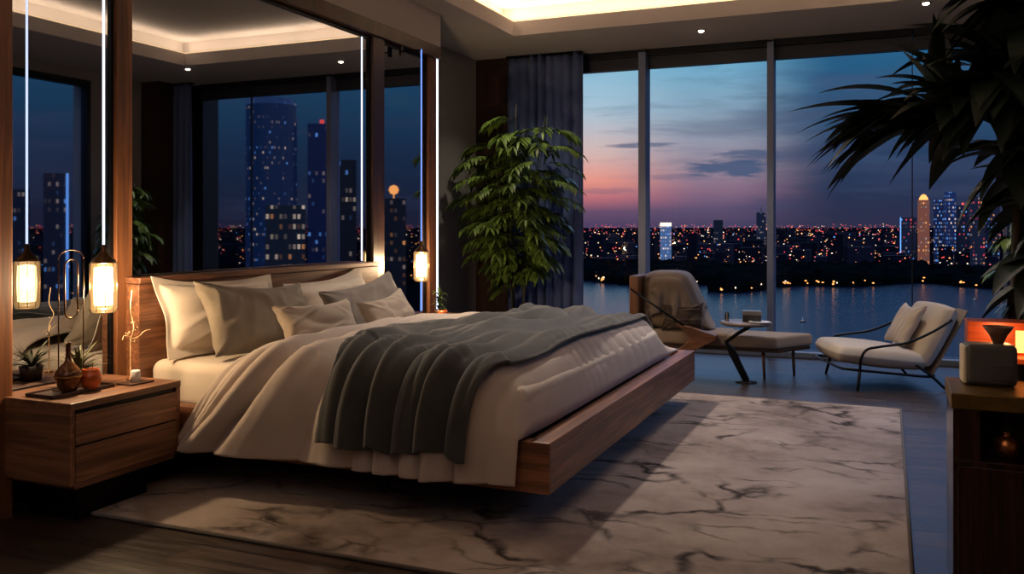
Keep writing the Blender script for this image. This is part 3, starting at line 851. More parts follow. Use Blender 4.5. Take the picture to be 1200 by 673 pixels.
# ------------------------------------------------------------------ bamboo-like plant
def bushy_plant(loc, H, rad, seed, label, nf=120, zlo=.55, pot=True, lm=LEAF_G, squash=1.0):
    r = random.Random(seed)
    e = empty('potted_bamboo', loc, 0, label, 'plant')
    MB().lathe([(0, 0), (.13, 0), (.17, .30), (.155, .30), (.15, .26), (0, .26)], 28).build('pot', plain('charcoal_pot', (40, 38, 38), .5), e, smooth=True)
    MB().lathe([(0, .262), (.149, .262)], 20).build('soil', SOIL, e)
    st = MB(); lf = MB(); stems = []
    for k in range(9):
        a = r.uniform(0, 6.28); rr = r.uniform(.1, .55) * rad; h = H * r.uniform(.75, 1.0)
        if k == 0: rr = .03; h = H * .97; 
        pts = spline([(.05 * math.cos(a), .05 * math.sin(a), .26), (.1 * math.cos(a) + r.uniform(-.03, .03), .1 * math.sin(a), h * .45), (rr * math.cos(a), rr * math.sin(a) * squash, h)], 8)
        st.tube(pts, [.009 - .005 * i / len(pts) for i in range(len(pts))], 6)
        stems.append(pts)
    for k in range(nf):
        s = r.choice(stems)
        t = r.uniform(.35, 1.0); p = Vector(s[int(t * (len(s) - 1))])
        zt = p.z / H
        a = r.uniform(0, 2 * PI)
        # crown wider in the middle
        ext = rad * (.35 + .75 * math.sin(PI * min(1, max(0, (zt - .28) / .78)) ** .8)) * r.uniform(.7, 1.1)
        d = Vector((math.cos(a), math.sin(a) * squash, .45)).normalized()
        # branch
        L = ext * .75; n = 9; q = p.copy(); dd = d.copy(); line = [q.copy()]
        for i in range(n):
            q = q + dd * (L / n); dd = (dd + Vector((0, 0, -.13))).normalized(); line.append(q.copy())
        st.tube(line, .0025, 4)
        side0 = dd.cross(Vector((0, 0, 1))).normalized()
        for i in range(3, n + 1):
            pp = line[i]; tt = (line[i] - line[i - 1]).normalized()
            side = tt.cross(Vector((0, 0, 1))).normalized()
            for sg in (-1, 1):
                dl = tt * .75 + side * sg * .8 + Vector((0, 0, r.uniform(-.15, .15)))
                leaf_mb(lf, pp, dl, r.uniform(.12, .20), .046, r.uniform(.8, 1.6), n=4, fold=.2)
        leaf_mb(lf, line[-1], dd, .15, .03, .9, n=4)
    # crown tip
    st.build('stems', STEM_M, e, smooth=True)
    lf.build('foliage', lm, e, smooth=True, recalc=False)
    return e
bushy_plant((-3.49, 8.42, 0), 2.64, .62, 11, 'tall leafy green bamboo plant beside the slate curtain', nf=200, squash=.85)
bushy_plant((1.12, 8.15, 0), 1.95, .27, 12, 'leafy green bamboo plant in the far right corner seen in mirror', nf=110, squash=1.2)

# large dark plant at the right
e = empty('potted_dracaena', (.52, 4.25, 0), 0, 'tall dark long-leaved plant behind the cabinet at the right edge', 'plant')
MB().lathe([(0, 0), (.15, 0), (.19, .42), (.175, .42), (.17, .38), (0, .38)], 28).build('pot', plain('dark_pot', (30, 28, 28), .5), e, smooth=True)
MB().lathe([(0, .382), (.169, .382)], 20).build('soil', SOIL, e)
r = random.Random(21)
trunks = [[(0, 0, .38), (-.02, .0, 1.0), (-.03, -.05, 1.5), (-.06, -.08, 1.95)],
          [(.05, .03, .38), (.08, 0, 1.0), (.05, -.06, 1.6), (.1, -.12, 2.3)],
          [(-.04, .04, .38), (-.04, .05, .9), (.02, .02, 1.3), (.03, -.04, 1.62)],
          [(.03, -.04, .38), (.12, -.1, .9), (.2, -.16, 1.5), (.24, -.2, 2.0)]]
for tk in trunks:
    pts = spline(tk, 8)
    MB().tube(pts, [.022 - .008 * i / len(pts) for i in range(len(pts))], 8).build('stem', plain('dark_stem', (44, 36, 28), .7, nz=.2), e, smooth=True)
lf = MB()
def burst(c, n, L, a0, a1, e0, e1, w=.06, dr=(.7, 1.5)):
    for k in range(n):
        a = r.uniform(a0, a1); el = r.uniform(e0, e1)
        d = (math.cos(a) * math.cos(el), math.sin(a) * math.cos(el), math.sin(el))
        base = Vector(c) + Vector((r.uniform(-.02, .02), r.uniform(-.02, .02), r.uniform(-.10, .05)))
        leaf_mb(lf, base, d, L * r.uniform(.7, 1.1), w * 2.0 * r.uniform(.8, 1.2), r.uniform(*dr), n=10, fold=.3)
# branch reaching to the left
br = spline([(-.05, -.08, 1.75), (-.16, -.10, 1.80), (-.28, -.12, 1.82), (-.40, -.12, 1.80)], 6)
MB().tube(br, .012, 7).build('stem', STEM_M, e, smooth=True)
burst((-.40, -.12, 1.80), 32, .50, PI * .75, PI * 1.25, -.35, .45, .055, (.5, 1.2))
burst((-.30, -.12, 1.82), 6, .36, PI * .3, PI * 1.3, .9, 1.5, .06, (.1, .4))
burst((-.20, -.11, 1.80), 44, .42, PI * .5, PI * 1.5, -.5, .9, .06, (.5, 1.3))
burst((-.06, -.08, 1.93), 50, .48, 0, 2 * PI, -.5, 1.2, .07)
burst((.10, -.12, 2.3), 60, .52, 0, 2 * PI, -.6, 1.2, .075)
burst((.03, -.04, 1.62), 26, .40, 0, 2 * PI, -.7, 1.0, .07)
burst((.24, -.20, 2.0), 40, .5, 0, 2 * PI, -.6, 1.2, .08)
burst((.16, -.10, 1.45), 22, .42, 0, 2 * PI, -.8, .8, .08)
burst((.10, -.02, 1.15), 14, .36, 0, 2 * PI, -.6, .6, .08)
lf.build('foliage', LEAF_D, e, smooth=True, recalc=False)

# ------------------------------------------------------------------ cabinet at the right edge
CX0, CX1, CY0, CY1, CZ = .205, 1.0, 3.45, 3.82, .72
e = empty('open_cabinet', ((CX0 + CX1) / 2, (CY0 + CY1) / 2, 0), 0, 'dark walnut cabinet with brass-edged top at the right edge', 'cabinet')
l = e.location; a, b2, c, d = CX0 - l.x, CX1 - l.x, CY0 - l.y, CY1 - l.y
GLOSSY = wood('glossy_dark_walnut', (26, 15, 10), (66, 38, 26), 'z', rough=.16)
MB().box(a, b2, c, d, CZ - .055, CZ).build('brass_top', plain('aged_brass', (118, 90, 42), .45, .7, nz=.1), e, bevel=.004)
MB().box(a + .006, b2, c + .004, d, .0, .488).build('lower_carcass', GLOSSY, e, bevel=.002)
MB().box(a + .006, a + .09, c + .004, d, .488, CZ - .055).box(b2 - .05, b2, c + .004, d, .488, CZ - .055).box(a + .09, b2 - .05, d - .02, d, .488, CZ - .055).build('upper_carcass', GLOSSY, e)
dr1 = MB().box(a + .02, -.01, c - .012, c + .004, .04, .47).build('door', GLOSSY, e, bevel=.002)
dr2 = MB().box(.01, b2 - .02, c - .012, c + .004, .04, .47).build('door', GLOSSY, e, bevel=.002)
MB().box(-.045, -.035, c - .025, c - .012, .12, .30).build('handle', BRASS, dr1); MB().box(.035, .045, c - .025, c - .012, .12, .30).build('handle', BRASS, dr2)
COPPER = plain('copper_glaze', (176, 110, 62), .22, .85, nz=.08)
e = empty('round_vase', (.385, 3.56, .4885), 0, 'round copper vase with dark leaves in the cabinet niche', 'vase')
MB().lathe([(0, 0), (.02, 0), (.036, .012), (.043, .036), (.036, .062), (.018, .074), (.014, .084), (.018, .09), (.011, .09), (0, .07)], 28).build('vase_body', COPPER, e, smooth=True)
mb = MB()
for a_, el, L in ((PI * 1.0, .6, .17), (PI * 1.2, .7, .15), (PI * .9, .4, .16), (PI * 1.5, .9, .10), (.2, .8, .14)):
    leaf_mb(mb, (0, 0, .08), (math.cos(a_) * math.cos(el), math.sin(a_) * math.cos(el), math.sin(el)), L, .045, 1.6, n=8)
mb.build('leaves', LEAF_D, e, smooth=True, recalc=False)
# white rounded box on the cabinet
e = empty('storage_box', (.345, 3.70, CZ + .001), R(4), 'squat grey rounded box with lit ivory side standing on the brass-edged cabinet top', 'box')
MB().box(-.085, .085, -.06, .06, 0, .15).build('body', plain('grey_shell', (84, 80, 76), .55, nz=.03), e, bevel=.02, seg=5)
MB().box(.0, .07, -.066, -.058, .02, .08).build('front_panel', plain('grey_panel', (70, 66, 62), .55, nz=.03), e, bevel=.006)
MB().box(-.092, -.078, -.05, .05, .004, .142).build('side_panel', plain('ivory_lit_side', (220, 205, 170), .5, nz=.03), e, bevel=.006)  # ivory colour paints lamplight onto the left side of the box
# wooden lantern box glowing behind it
e = empty('table_lamp', (.42, 3.98, 0), 0, 'orange glowing wooden box lamp behind the rounded storage box', 'lamp')
MB().box(-.12, .20, -.09, .09, 0, .03).box(-.01, .03, -.02, .02, .03, .77).build('stand', WOOD_DK, e, bevel=.003)
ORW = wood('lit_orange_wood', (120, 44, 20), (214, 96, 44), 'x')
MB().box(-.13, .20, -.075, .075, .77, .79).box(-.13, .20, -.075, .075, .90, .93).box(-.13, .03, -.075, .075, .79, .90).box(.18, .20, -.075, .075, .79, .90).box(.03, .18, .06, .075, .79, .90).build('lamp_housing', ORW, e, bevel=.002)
MB().box(.05, .17, .045, .058, .80, .89).build('glowing_panel', emis('orange_glow', (255, 150, 70), 5.0), e)
l_ = bpy.data.lights.new('box_lamp_light', 'POINT'); l_.energy = 1.1; l_.color = (1, .45, .16); l_.shadow_soft_size = .03
lo = bpy.data.objects.new('box_lamp_light', l_); COL.objects.link(lo); lo.parent = e; lo.location = (-.02, -.17, .90)
# brown bowl
o = MB().lathe([(0, 0), (.018, 0), (.02, .006), (.03, .03), (.052, .062), (.050, .062), (.027, .03), (0, .012)], 28).build('bowl', plain('brown_clay', (110, 72, 52), .6, nz=.1), smooth=True, loc=(.375, 3.70, CZ + .152)); tag(o, 'brown flared clay bowl standing on the rounded storage box', 'bowl')

# ------------------------------------------------------------------ chaise
ch = empty('chaise_longue', (-1.5, 7.95, 0), 0, 'cream daybed with wooden back panel standing by the middle window', 'chaise longue')
def L3(p): return (p[0] + 1.5, p[1] - 7.95, p[2])
def poly_c(pts): return [(x + 1.5, y - 7.95) for x, y in pts]
MB().prism(poly_c([(-.86, 7.74), (-.60, 8.16), (-1.28, 8.2), (-1.28, 7.74)]), .265, .37).build('seat_cushion', TAUPE, ch, smooth=True, bevel=.022, seg=5)
MB().prism(poly_c([(-1.26, 7.74), (-1.26, 8.2), (-2.04, 8.2), (-2.04, 7.74)]), .265, .385).build('seat_cushion', TAUPE, ch, smooth=True, bevel=.035, seg=5)
MB().prism(poly_c([(-.84, 7.76), (-.62, 8.14), (-2.04, 8.18), (-2.04, 7.76)]), .235, .263).build('base_frame', WOOD_DX, ch, bevel=.004)
for p in ((-.98, 7.84), (-.76, 8.10), (-1.95, 8.1)):
    MB().tube([L3((p[0], p[1], .24)), L3((p[0] + .01, p[1], 0))], [.016, .011], 10).build('leg', WOOD_Z, ch, smooth=True)
MB().box(-2.13 + 1.5, -2.045 + 1.5, -.22, .25, .03, .86).build('back_panel', WOOD_Z, ch, bevel=.006)
# wedge back cushion, slumped
P = []
n, m = 26, 22
wv = []; wf = []
prof = [(-2.035, .40), (-2.04, .60), (-2.03, .78), (-2.0, .868), (-1.86, .888), (-1.71, .882), (-1.64, .83), (-1.56, .67), (-1.48, .50), (-1.43, .41), (-1.46, .39), (-1.75, .388), (-2.0, .388)]
pr = [Vector((x, 0, z)) for x, z in prof]; pr = spline([tuple(p) for p in pr + [pr[0]]], 5)[:-1]
K = len(pr); ny_ = 16; cx_ = sum(p.x for p in pr) / K; cz_ = sum(p.z for p in pr) / K
for j in range(ny_ + 1):
    v_ = j / ny_ * 2 - 1
    sc_ = (1 - abs(v_) ** 5) ** .3 if abs(v_) < 1 else .55
    sc_ = max(sc_, .78)
    for i, p in enumerate(pr):
        w_ = .010 * math.sin(9 * p.x + 11 * v_ + 5 * p.z) + .007 * math.sin(21 * p.z + 6 * v_)
        wv.append((cx_ + (p.x - cx_) * (sc_ + w_) + 1.5, .0 + v_ * .19 + .06, .39 + (cz_ - .39) * 1.0 + (p.z - cz_) * (sc_ + w_)))
for j in range(ny_):
    for i in range(K):
        a_ = j * K + i; b_ = j * K + (i + 1) % K
        wf.append((a_, b_, b_ + K, a_ + K))
wf.append(tuple(range(K))); wf.append(tuple(ny_ * K + i for i in range(K - 1, -1, -1)))
MB().add(wv, wf).build('back_cushion', TAUPE, ch, smooth=True, subsurf=1)
MB().tube([L3((-2.10, 7.66, .75)), L3((-1.62, 7.66, .44))], .009, 8).build('arm_rail', BLACKM, ch, smooth=True)
MB().prism_y([(-1.70 + 1.5, .46), (-1.60 + 1.5, .44), (-1.345 + 1.5, .37), (-1.345 + 1.5, .33), (-1.66 + 1.5, .17), (-1.90 + 1.5, .02), (-1.98 + 1.5, .0), (-1.90 + 1.5, .06), (-1.72 + 1.5, .20), (-1.56 + 1.5, .335)], -.30, -.215).build('arm_leg', WOOD_X, ch, bevel=.006)
# crumpled shawl on the backrest
def crumple():
    n = m = 64
    s = np.linspace(0, 1, n)[:, None]; t = np.linspace(0, 1, m)[None, :]
    P = np.zeros((n, m, 3)); x = -2.02 + s * .46 + 0 * t; y = 7.76 + t * .38 + 0 * s
    Rst = np.zeros((n, m, 3)); Rst[..., 0] = x * 1.7; Rst[..., 1] = y * 1.5
    P[..., 0] = x; P[..., 1] = y; 
    P[..., 2] = .98 + .03 * np.sin(x * 44 + 3 * np.sin(y * 9)) + .02 * np.sin(y * 37 + 2 * np.sin(x * 14)) 
    V = [Vector((q[0] - 1.5, q[1] + 7.95, q[2])) for q in wv]
    bv = BVHTree.FromPolygons(V, wf)
    cc = Vector((-1.8, 7.96, .6))
    def col(P):
        fl = P.reshape(-1, 3); hh = np.zeros(len(fl), bool)
        for i in range(len(fl)):
            p = Vector(fl[i]); r_ = bv.find_nearest(p, .12)
            if r_[0] is None: continue
            nn = r_[1]
            if nn.dot(r_[0] - cc) < 0: nn = -nn
            d_ = (p - r_[0]).dot(nn)
            if d_ < .012: fl[i] = r_[0] + nn * .012; hh[i] = True
        fl = fl.reshape(P.shape); hh = hh.reshape(P.shape[:2])
        lowm = fl[..., 2] < .40; fl[..., 2] = np.where(lowm & (fl[..., 1] > 7.73), .40, fl[..., 2])
        # stays off the wooden panel
        return fl, hh
    return cloth(P, Rst, col, steps=45, iters=7, bendk=.2)
SP = crumple()
so = grid_mb(SP - np.array([-1.8, 7.9, .7])).build('shawl', fabric('greige_silk', (128, 112, 100), (104, 92, 84), 300, rough=.6), smooth=True, solid=.006, subsurf=1, loc=(-1.8, 7.9, .7))
tag(so, 'crumpled greige shawl draped over the daybed backrest', 'blanket')
cushion('cushion', .36, .25, .12, fabric('dark_stripe', (84, 70, 58), (60, 50, 44), 120, mottled=.4), (-1.66, 7.765, .385), R(-14), R(6), 'small dark crumpled cushion against the daybed backrest', seed=9, wr=.016, cat='cushion')

# side table
e = empty('side_table', (-1.09, 7.60, 0), 0, 'low round side table with splayed leg in front of the daybed', 'table')
MB().lathe([(0, .478), (.19, .478), (.21, .488), (.21, .502), (.204, .508), (0, .508)], 40).build('tabletop', plain('stone_top', (120, 104, 92), .35, nz=.1, nscale=12), e, smooth=True)
def strut(name, pts, w, t, m, parent):
    mb = MB(); pts = [Vector(p) for p in pts]; vs = []
    for i, p in enumerate(pts):
        tn = (pts[min(i + 1, len(pts) - 1)] - pts[max(i - 1, 0)]).normalized()
        nn = Vector((0, 1, 0)).cross(tn).normalized()
        ww = w[i] if hasattr(w, '__len__') else w
        for a_, b_ in ((-1, -1), (1, -1), (1, 1), (-1, 1)): vs.append(p + nn * a_ * ww / 2 + Vector((0, b_ * t / 2, 0)))
    fs = [(0, 1, 2, 3), tuple(len(vs) - 4 + k for k in (3, 2, 1, 0))]
    for i in range(len(pts) - 1):
        for k in range(4): fs.append((i * 4 + k, i * 4 + (k + 1) % 4, i * 4 + (k + 1) % 4 + 4, i * 4 + k + 4))
    return mb.add(vs, fs).build(name, m, parent, bevel=.004)
strut('leg', [(.05, -.02, .478), (-.06, -.02, .41), (-.16, 0, .33), (-.12, .0, .26), (.0, .0, .02), (.01, 0, 0)], [.03, .03, .035, .06, .055, .03], .035, BLACKM, e)
MB().lathe([(0, 0), (.09, 0), (.09, .006), (0, .012)], 28, (.0, .0, 0)).build('foot', BLACKM, e, smooth=True)
bx = empty('trinket_box', (-1.045, 7.62, .509), R(8), 'small dark lidded box on the round side table', 'box')
MB().box(-.075, .075, -.05, .05, 0, .055).build('body', plain('dark_box', (46, 40, 38), .4), bx, bevel=.004)
MB().box(-.077, .077, -.052, .052, .056, .09).build('lid', plain('pewter_lid', (128, 122, 116), .35, .4), bx, bevel=.004)
o = MB().lathe([(0, 0), (.017, 0), (.019, .07), (.0165, .07), (.015, .004), (0, .003)], 20).build('drinking_glass', CLEAR, smooth=True, loc=(-1.24, 7.56, .509)); tag(o, 'small clear glass tumbler on the round side table', 'glass')
o = MB().lathe([(0, 0), (.07, 0), (.09, .008), (.088, .011), (.07, .005), (0, .004)], 28).build('saucer', CERAMIC, smooth=True, loc=(-.97, 7.53, .509)); tag(o, 'shallow pale dish at the right rim of the side table', 'dish')

# ------------------------------------------------------------------ lounge chair (local -x is the front)
lc = empty('lounge_chair', (-.05, 8.05, 0), R(19.9), 'low cream lounge chair with thin black metal arms by the window', 'armchair')
CM = plain('chair_metal', (30, 26, 24), .35, .7)
sb = MB()
n, m = 18, 18
def pad(name, W, D, T, parent, M, matr, n=20, m=20, pw=4.0, puff=.35):
    """upholstered pad: superellipse slab, local x,y plane, thickness z"""
    vs = []; fs = []
    for side in (-1, 1):
        b = len(vs)
        for j in range(m + 1):
            for i in range(n + 1):
                u = math.sin((i / n - .5) * PI) * .5 + (i / n * 2 - 1) * .5; v = math.sin((j / m - .5) * PI) * .5 + (j / m * 2 - 1) * .5
                ed = (1 - abs(u) ** 12) * (1 - abs(v) ** 12)
                z = side * T / 2 * (max(0, ed) ** .4 * (1 - puff) + puff * (1 - u * u) * (1 - v * v) if ed > 0 else 0) + 0
                k = 1 - .04 * (u * u * v * v) * 2
                vs.append(M @ Vector((u * W / 2 * k, v * D / 2 * k, z)))
        for j in range(m):
            for i in range(n):
                q = b + j * (n + 1) + i; f = (q, q + 1, q + n + 2, q + n + 1)
                fs.append(f if side > 0 else f[::-1])
    K = (n + 1) * (m + 1)
    ring = [i for i in range(n + 1)] + [j * (n + 1) + n for j in range(1, m + 1)] + [m * (n + 1) + i for i in range(n - 1, -1, -1)] + [j * (n + 1) for j in range(m - 1, 0, -1)]
    for a, b in zip(ring, ring[1:] + ring[:1]): fs.append((b, a, a + K, b + K))
    return MB().add(vs, fs).build(name, matr, parent, smooth=True, subsurf=1)
def TRS(x, y, z, ry, rz=0, rx=0): return Matrix.Translation((x, y, z)) @ Matrix.Rotation(rz, 4, 'Z') @ Matrix.Rotation(ry, 4, 'Y') @ Matrix.Rotation(rx, 4, 'X')
pad('seat_cushion', .76, .74, .20, lc, TRS(-.10, 0, .245, R(6)), LINEN)
bk_ = pad('back_cushion', .56, .74, .18, lc, TRS(.34, 0, .415, R(-62)), LINEN)
# back shell and base
MB().box(-.30, .28, -.36, .36, -.012, .0, M=TRS(.415, 0, .39, R(-62))).build('back_shell', TAUPE, lc, bevel=.02, seg=3)
fr = MB()
ring = [(-.44, -.33, .165), (-.44, .33, .165), (.24, .37, .105), (.24, -.37, .105)]
for s_ in (-1, 1):
    fr.tube(spline([(-.45, .0, .17), (-.44, s_ * .32, .168), (-.36, s_ * .38, .162), (0, s_ * .385, .13), (.22, s_ * .375, .11), (.30, s_ * .32, .115), (.32, 0, .12)], 6), .011, 8)
fr.build('seat_frame', CM, lc, smooth=True)
for s_ in (-1, 1):
    MB().tube(spline([(-.30, s_ * .385, .155), (-.33, s_ * .42, .0)], 3), [.013] * 3 + [.010], 8).build('leg', CM, lc, smooth=True)
    MB().tube(spline([(.14, s_ * .37, .20), (.25, s_ * .39, .12), (.37, s_ * .42, .0)], 4), .011, 8).build('leg', CM, lc, smooth=True)
    MB().tube(spline([(-.30, s_ * .385, .155), (-.30, s_ * .41, .25), (-.26, s_ * .42, .325), (-.16, s_ * .42, .35), (.06, s_ * .415, .385), (.26, s_ * .40, .47), (.42, s_ * .37, .56)], 8), .011, 8).build('armrest', CM, lc, smooth=True)
c_ = cushion('cushion', .42, .38, .11, LINEN, (.045, 8.115, .325), R(-30), R(19.9) - PI / 2, 'square cream cushion resting in the lounge chair', seed=8, wr=.005, pin=.06, cat='cushion')

# ------------------------------------------------------------------ downlights
def downlight(x, y, e_=14):
    d = empty('downlight', (x, y, ZC), 0, None, 'light', 'recessed ceiling downlights')
    d['label'] = 'small recessed round ceiling downlight near the window'
    MB().lathe([(.030, .0), (.045, .0), (.045, -.006), (.030, -.004)], 24).build('ring', BLACKM, d)
    MB().lathe([(.029, -.002), (.024, -.012), (.012, -.017), (0, -.018)], 20).build('lens', emis('downlight_lens', (255, 225, 190), 20.0), d)
    l = bpy.data.lights.new('downlight_spot', 'SPOT'); l.energy = e_; l.color = (1, .85, .68); l.spot_size = R(75); l.spot_blend = .6; l.shadow_soft_size = .04
    o = bpy.data.objects.new('downlight_spot', l); COL.objects.link(o); o.parent = d; o.location = (0, 0, -.02)
    return d
downlight(-1.66, 8.62, 75)
d2 = downlight(.3, 8.3, 100); d2['label'] = 'small recessed round ceiling downlight above the lounge chair corner'
# ------------------------------------------------------------------ outside: water, far shore, city
WZ = -40.0
WATER, nt, b = mat('bay_water')
b.inputs['Base Color'].default_value = lin((8, 22, 34)); b.inputs['Roughness'].default_value = .16; b.inputs['Specular Tint'].default_value = (.28, .40, .48, 1)
b.inputs['Specular IOR Level'].default_value = .3; b.inputs['IOR'].default_value = 1.33
wn = noise(nt, coords(nt, (.06, .12, 1)), 4, 4, .6)
wn2 = noise(nt, coords(nt, (1, 1, 1)), .9, 3, .6)
bump(nt, b, math_n(nt, 'ADD', wn, math_n(nt, 'MULTIPLY', wn2, .5)), .28, 1.0)
w = MB().add([(-6000, 12, WZ), (9000, 12, WZ), (9000, 20000, WZ), (-9000, 20000, WZ)], [(0, 1, 2, 3)]).build('bay_water', WATER)
tag(w, 'dark blue bay water below the windows', 'water', kind='stuff')
LAND = plain('land_dark', (.002, .0025, .004), .95, spec=0.0, nz=.2, nscale=.01)
def pol(az, D, z=0): return (D * math.sin(az), D * math.cos(az), z)
def shore(az):
    a = math.degrees(az)
    return 640 + 60 * math.sin(a * .21 + 1) + 18 * math.sin(a * .9) + (60 if a < -10 else 0)
azs = [R(-45 + i * .5) for i in range(271)]
vs = []; fs = []
for a in azs:
    vs += [pol(a, shore(a), WZ + .6), pol(a, 39000, WZ + .6)]
for i in range(len(azs) - 1): fs.append((2 * i, 2 * i + 1, 2 * i + 3, 2 * i + 2))
ld = MB().add(vs, fs).build('far_shore_land', LAND, recalc=False); tag(ld, 'dark land of the far shore across the bay', 'land', kind='stuff')
# tree belt
r = random.Random(33)
TREE = plain('far_trees', (0.0012, 0.0022, 0.0026), .95, spec=0.0, nz=.3, nscale=.05)
mb = MB()
for k in range(9000):
    a = R(r.uniform(-30, 75)); D = shore(a) + 4 + 210 * r.random() ** 1.3; s = r.uniform(2.5, 6.5)
    c = pol(a, D, WZ); hh = s * r.uniform(.9, 1.5) + (3 if math.degrees(a) < 2 else 0)
    vs = []
    for (q, zz) in ((1, 0), (1.1, .5), (.7, .85)):
        for j in range(6): vs.append((c[0] + s * q * math.cos(j * PI / 3 + k), c[1] + s * q * math.sin(j * PI / 3 + k), WZ + hh * zz))
    vs.append((c[0], c[1], WZ + hh))
    fs = [(i * 6 + j, i * 6 + (j + 1) % 6, (i + 1) * 6 + (j + 1) % 6, (i + 1) * 6 + j) for i in range(2) for j in range(6)] + [(12 + j, 12 + (j + 1) % 6, 18) for j in range(6)]
    mb.add(vs, fs)
t_ = mb.build('shore_trees', TREE, recalc=False); tag(t_, 'dark belt of trees along the far shore', 'trees', kind='stuff')
# lights
LS = 1.0
E_OR = emis('city_orange', (255, 165, 90), 2.2 * LS, False); E_WH = emis('city_white', (255, 225, 195), 2.0 * LS, False)
E_RD = emis('city_red', (255, 82, 84), 1.5 * LS, False); E_BL = emis('city_blue', (110, 170, 255), 1.6 * LS, False)
E_PK = emis('city_pink', (255, 120, 130), 1.1 * LS, False); E_DM = emis('city_dim', (160, 120, 110), .5 * LS, False)
EM = [E_OR, E_WH, E_RD, E_BL, E_PK, E_DM]
def speck(mb, p, w, h, mi):
    # small upright octahedron lamp
    x, y, z = p
    mb.add([(x - w, y, z), (x, y - w, z), (x + w, y, z), (x, y + w, z), (x, y, z + h), (x, y, z - h)], [(0, 1, 4), (1, 2, 4), (2, 3, 4), (3, 0, 4), (1, 0, 5), (2, 1, 5), (3, 2, 5), (0, 3, 5)], mi)
mb = MB()
for k in range(190):
    a = R(r.uniform(-28, 70)); D = shore(a) + r.uniform(-1, 3)
    if r.random() < .5: a = R(round(math.degrees(a) / 1.9) * 1.9 + r.uniform(-.25, .25)); D = shore(a)
    speck(mb, pol(a, D - 6, WZ + r.uniform(2, 4.5)), r.uniform(.5, 1.15), r.uniform(.4, .9), 0 if r.random() < .8 else 1)
t_ = mb.build('shore_lamps', EM, recalc=False); tag(t_, 'string of orange lamps along the far waterfront', 'lights', kind='stuff')
# city mass
BM1 = plain('city_block', (14, 14, 24), .9, spec=.05, nz=.1, nscale=.02); BM2 = plain('city_block_light', (30, 27, 38), .9, spec=.05, nz=.1, nscale=.02)
mb = MB(); lm = MB()
for k in range(2600):
    a = R(r.uniform(-32, 78)); D = 880 + 3600 * r.random() ** 1.5
    W = r.uniform(9, 26); H = r.uniform(8, 26) * (1 + .35 * (r.random() < .12)); c = pol(a, D)
    mb.box(c[0] - W / 2, c[0] + W / 2, c[1] - W / 2, c[1] + W / 2, WZ, WZ + H, 0 if r.random() < .7 else 1)
    nl = r.choice((3, 7, 12, 16)) if D < 2000 else r.choice((2, 3, 5))
    for q in range(nl):
        s = D / 1040 * r.uniform(.45, 1.0)
        p = (c[0] + r.uniform(-W / 2, W / 2), c[1] - W / 2 - 1, WZ + r.uniform(2, H))
        lm_i = r.choices(range(6), (26, 26, 16, 4, 16, 30))[0]
        speck(lm, p, s, s * .9, lm_i)
for k in range(3000):
    a = R(r.uniform(-32, 78)); D = r.uniform(4200, 9000); s = D / 1040 * r.uniform(.3, .7)
    speck(lm, pol(a, D, WZ + r.uniform(4, 60)), s, s * .8, r.choices(range(6), (10, 8, 30, 1, 34, 17))[0])
t_ = mb.build('distant_city', [BM1, BM2], recalc=False); tag(t_, 'mass of low distant city blocks beyond the trees', 'city', kind='stuff')
t_ = lm.build('city_lights', EM, recalc=False); tag(t_, 'sea of tiny city lights on the horizon', 'lights', kind='stuff')
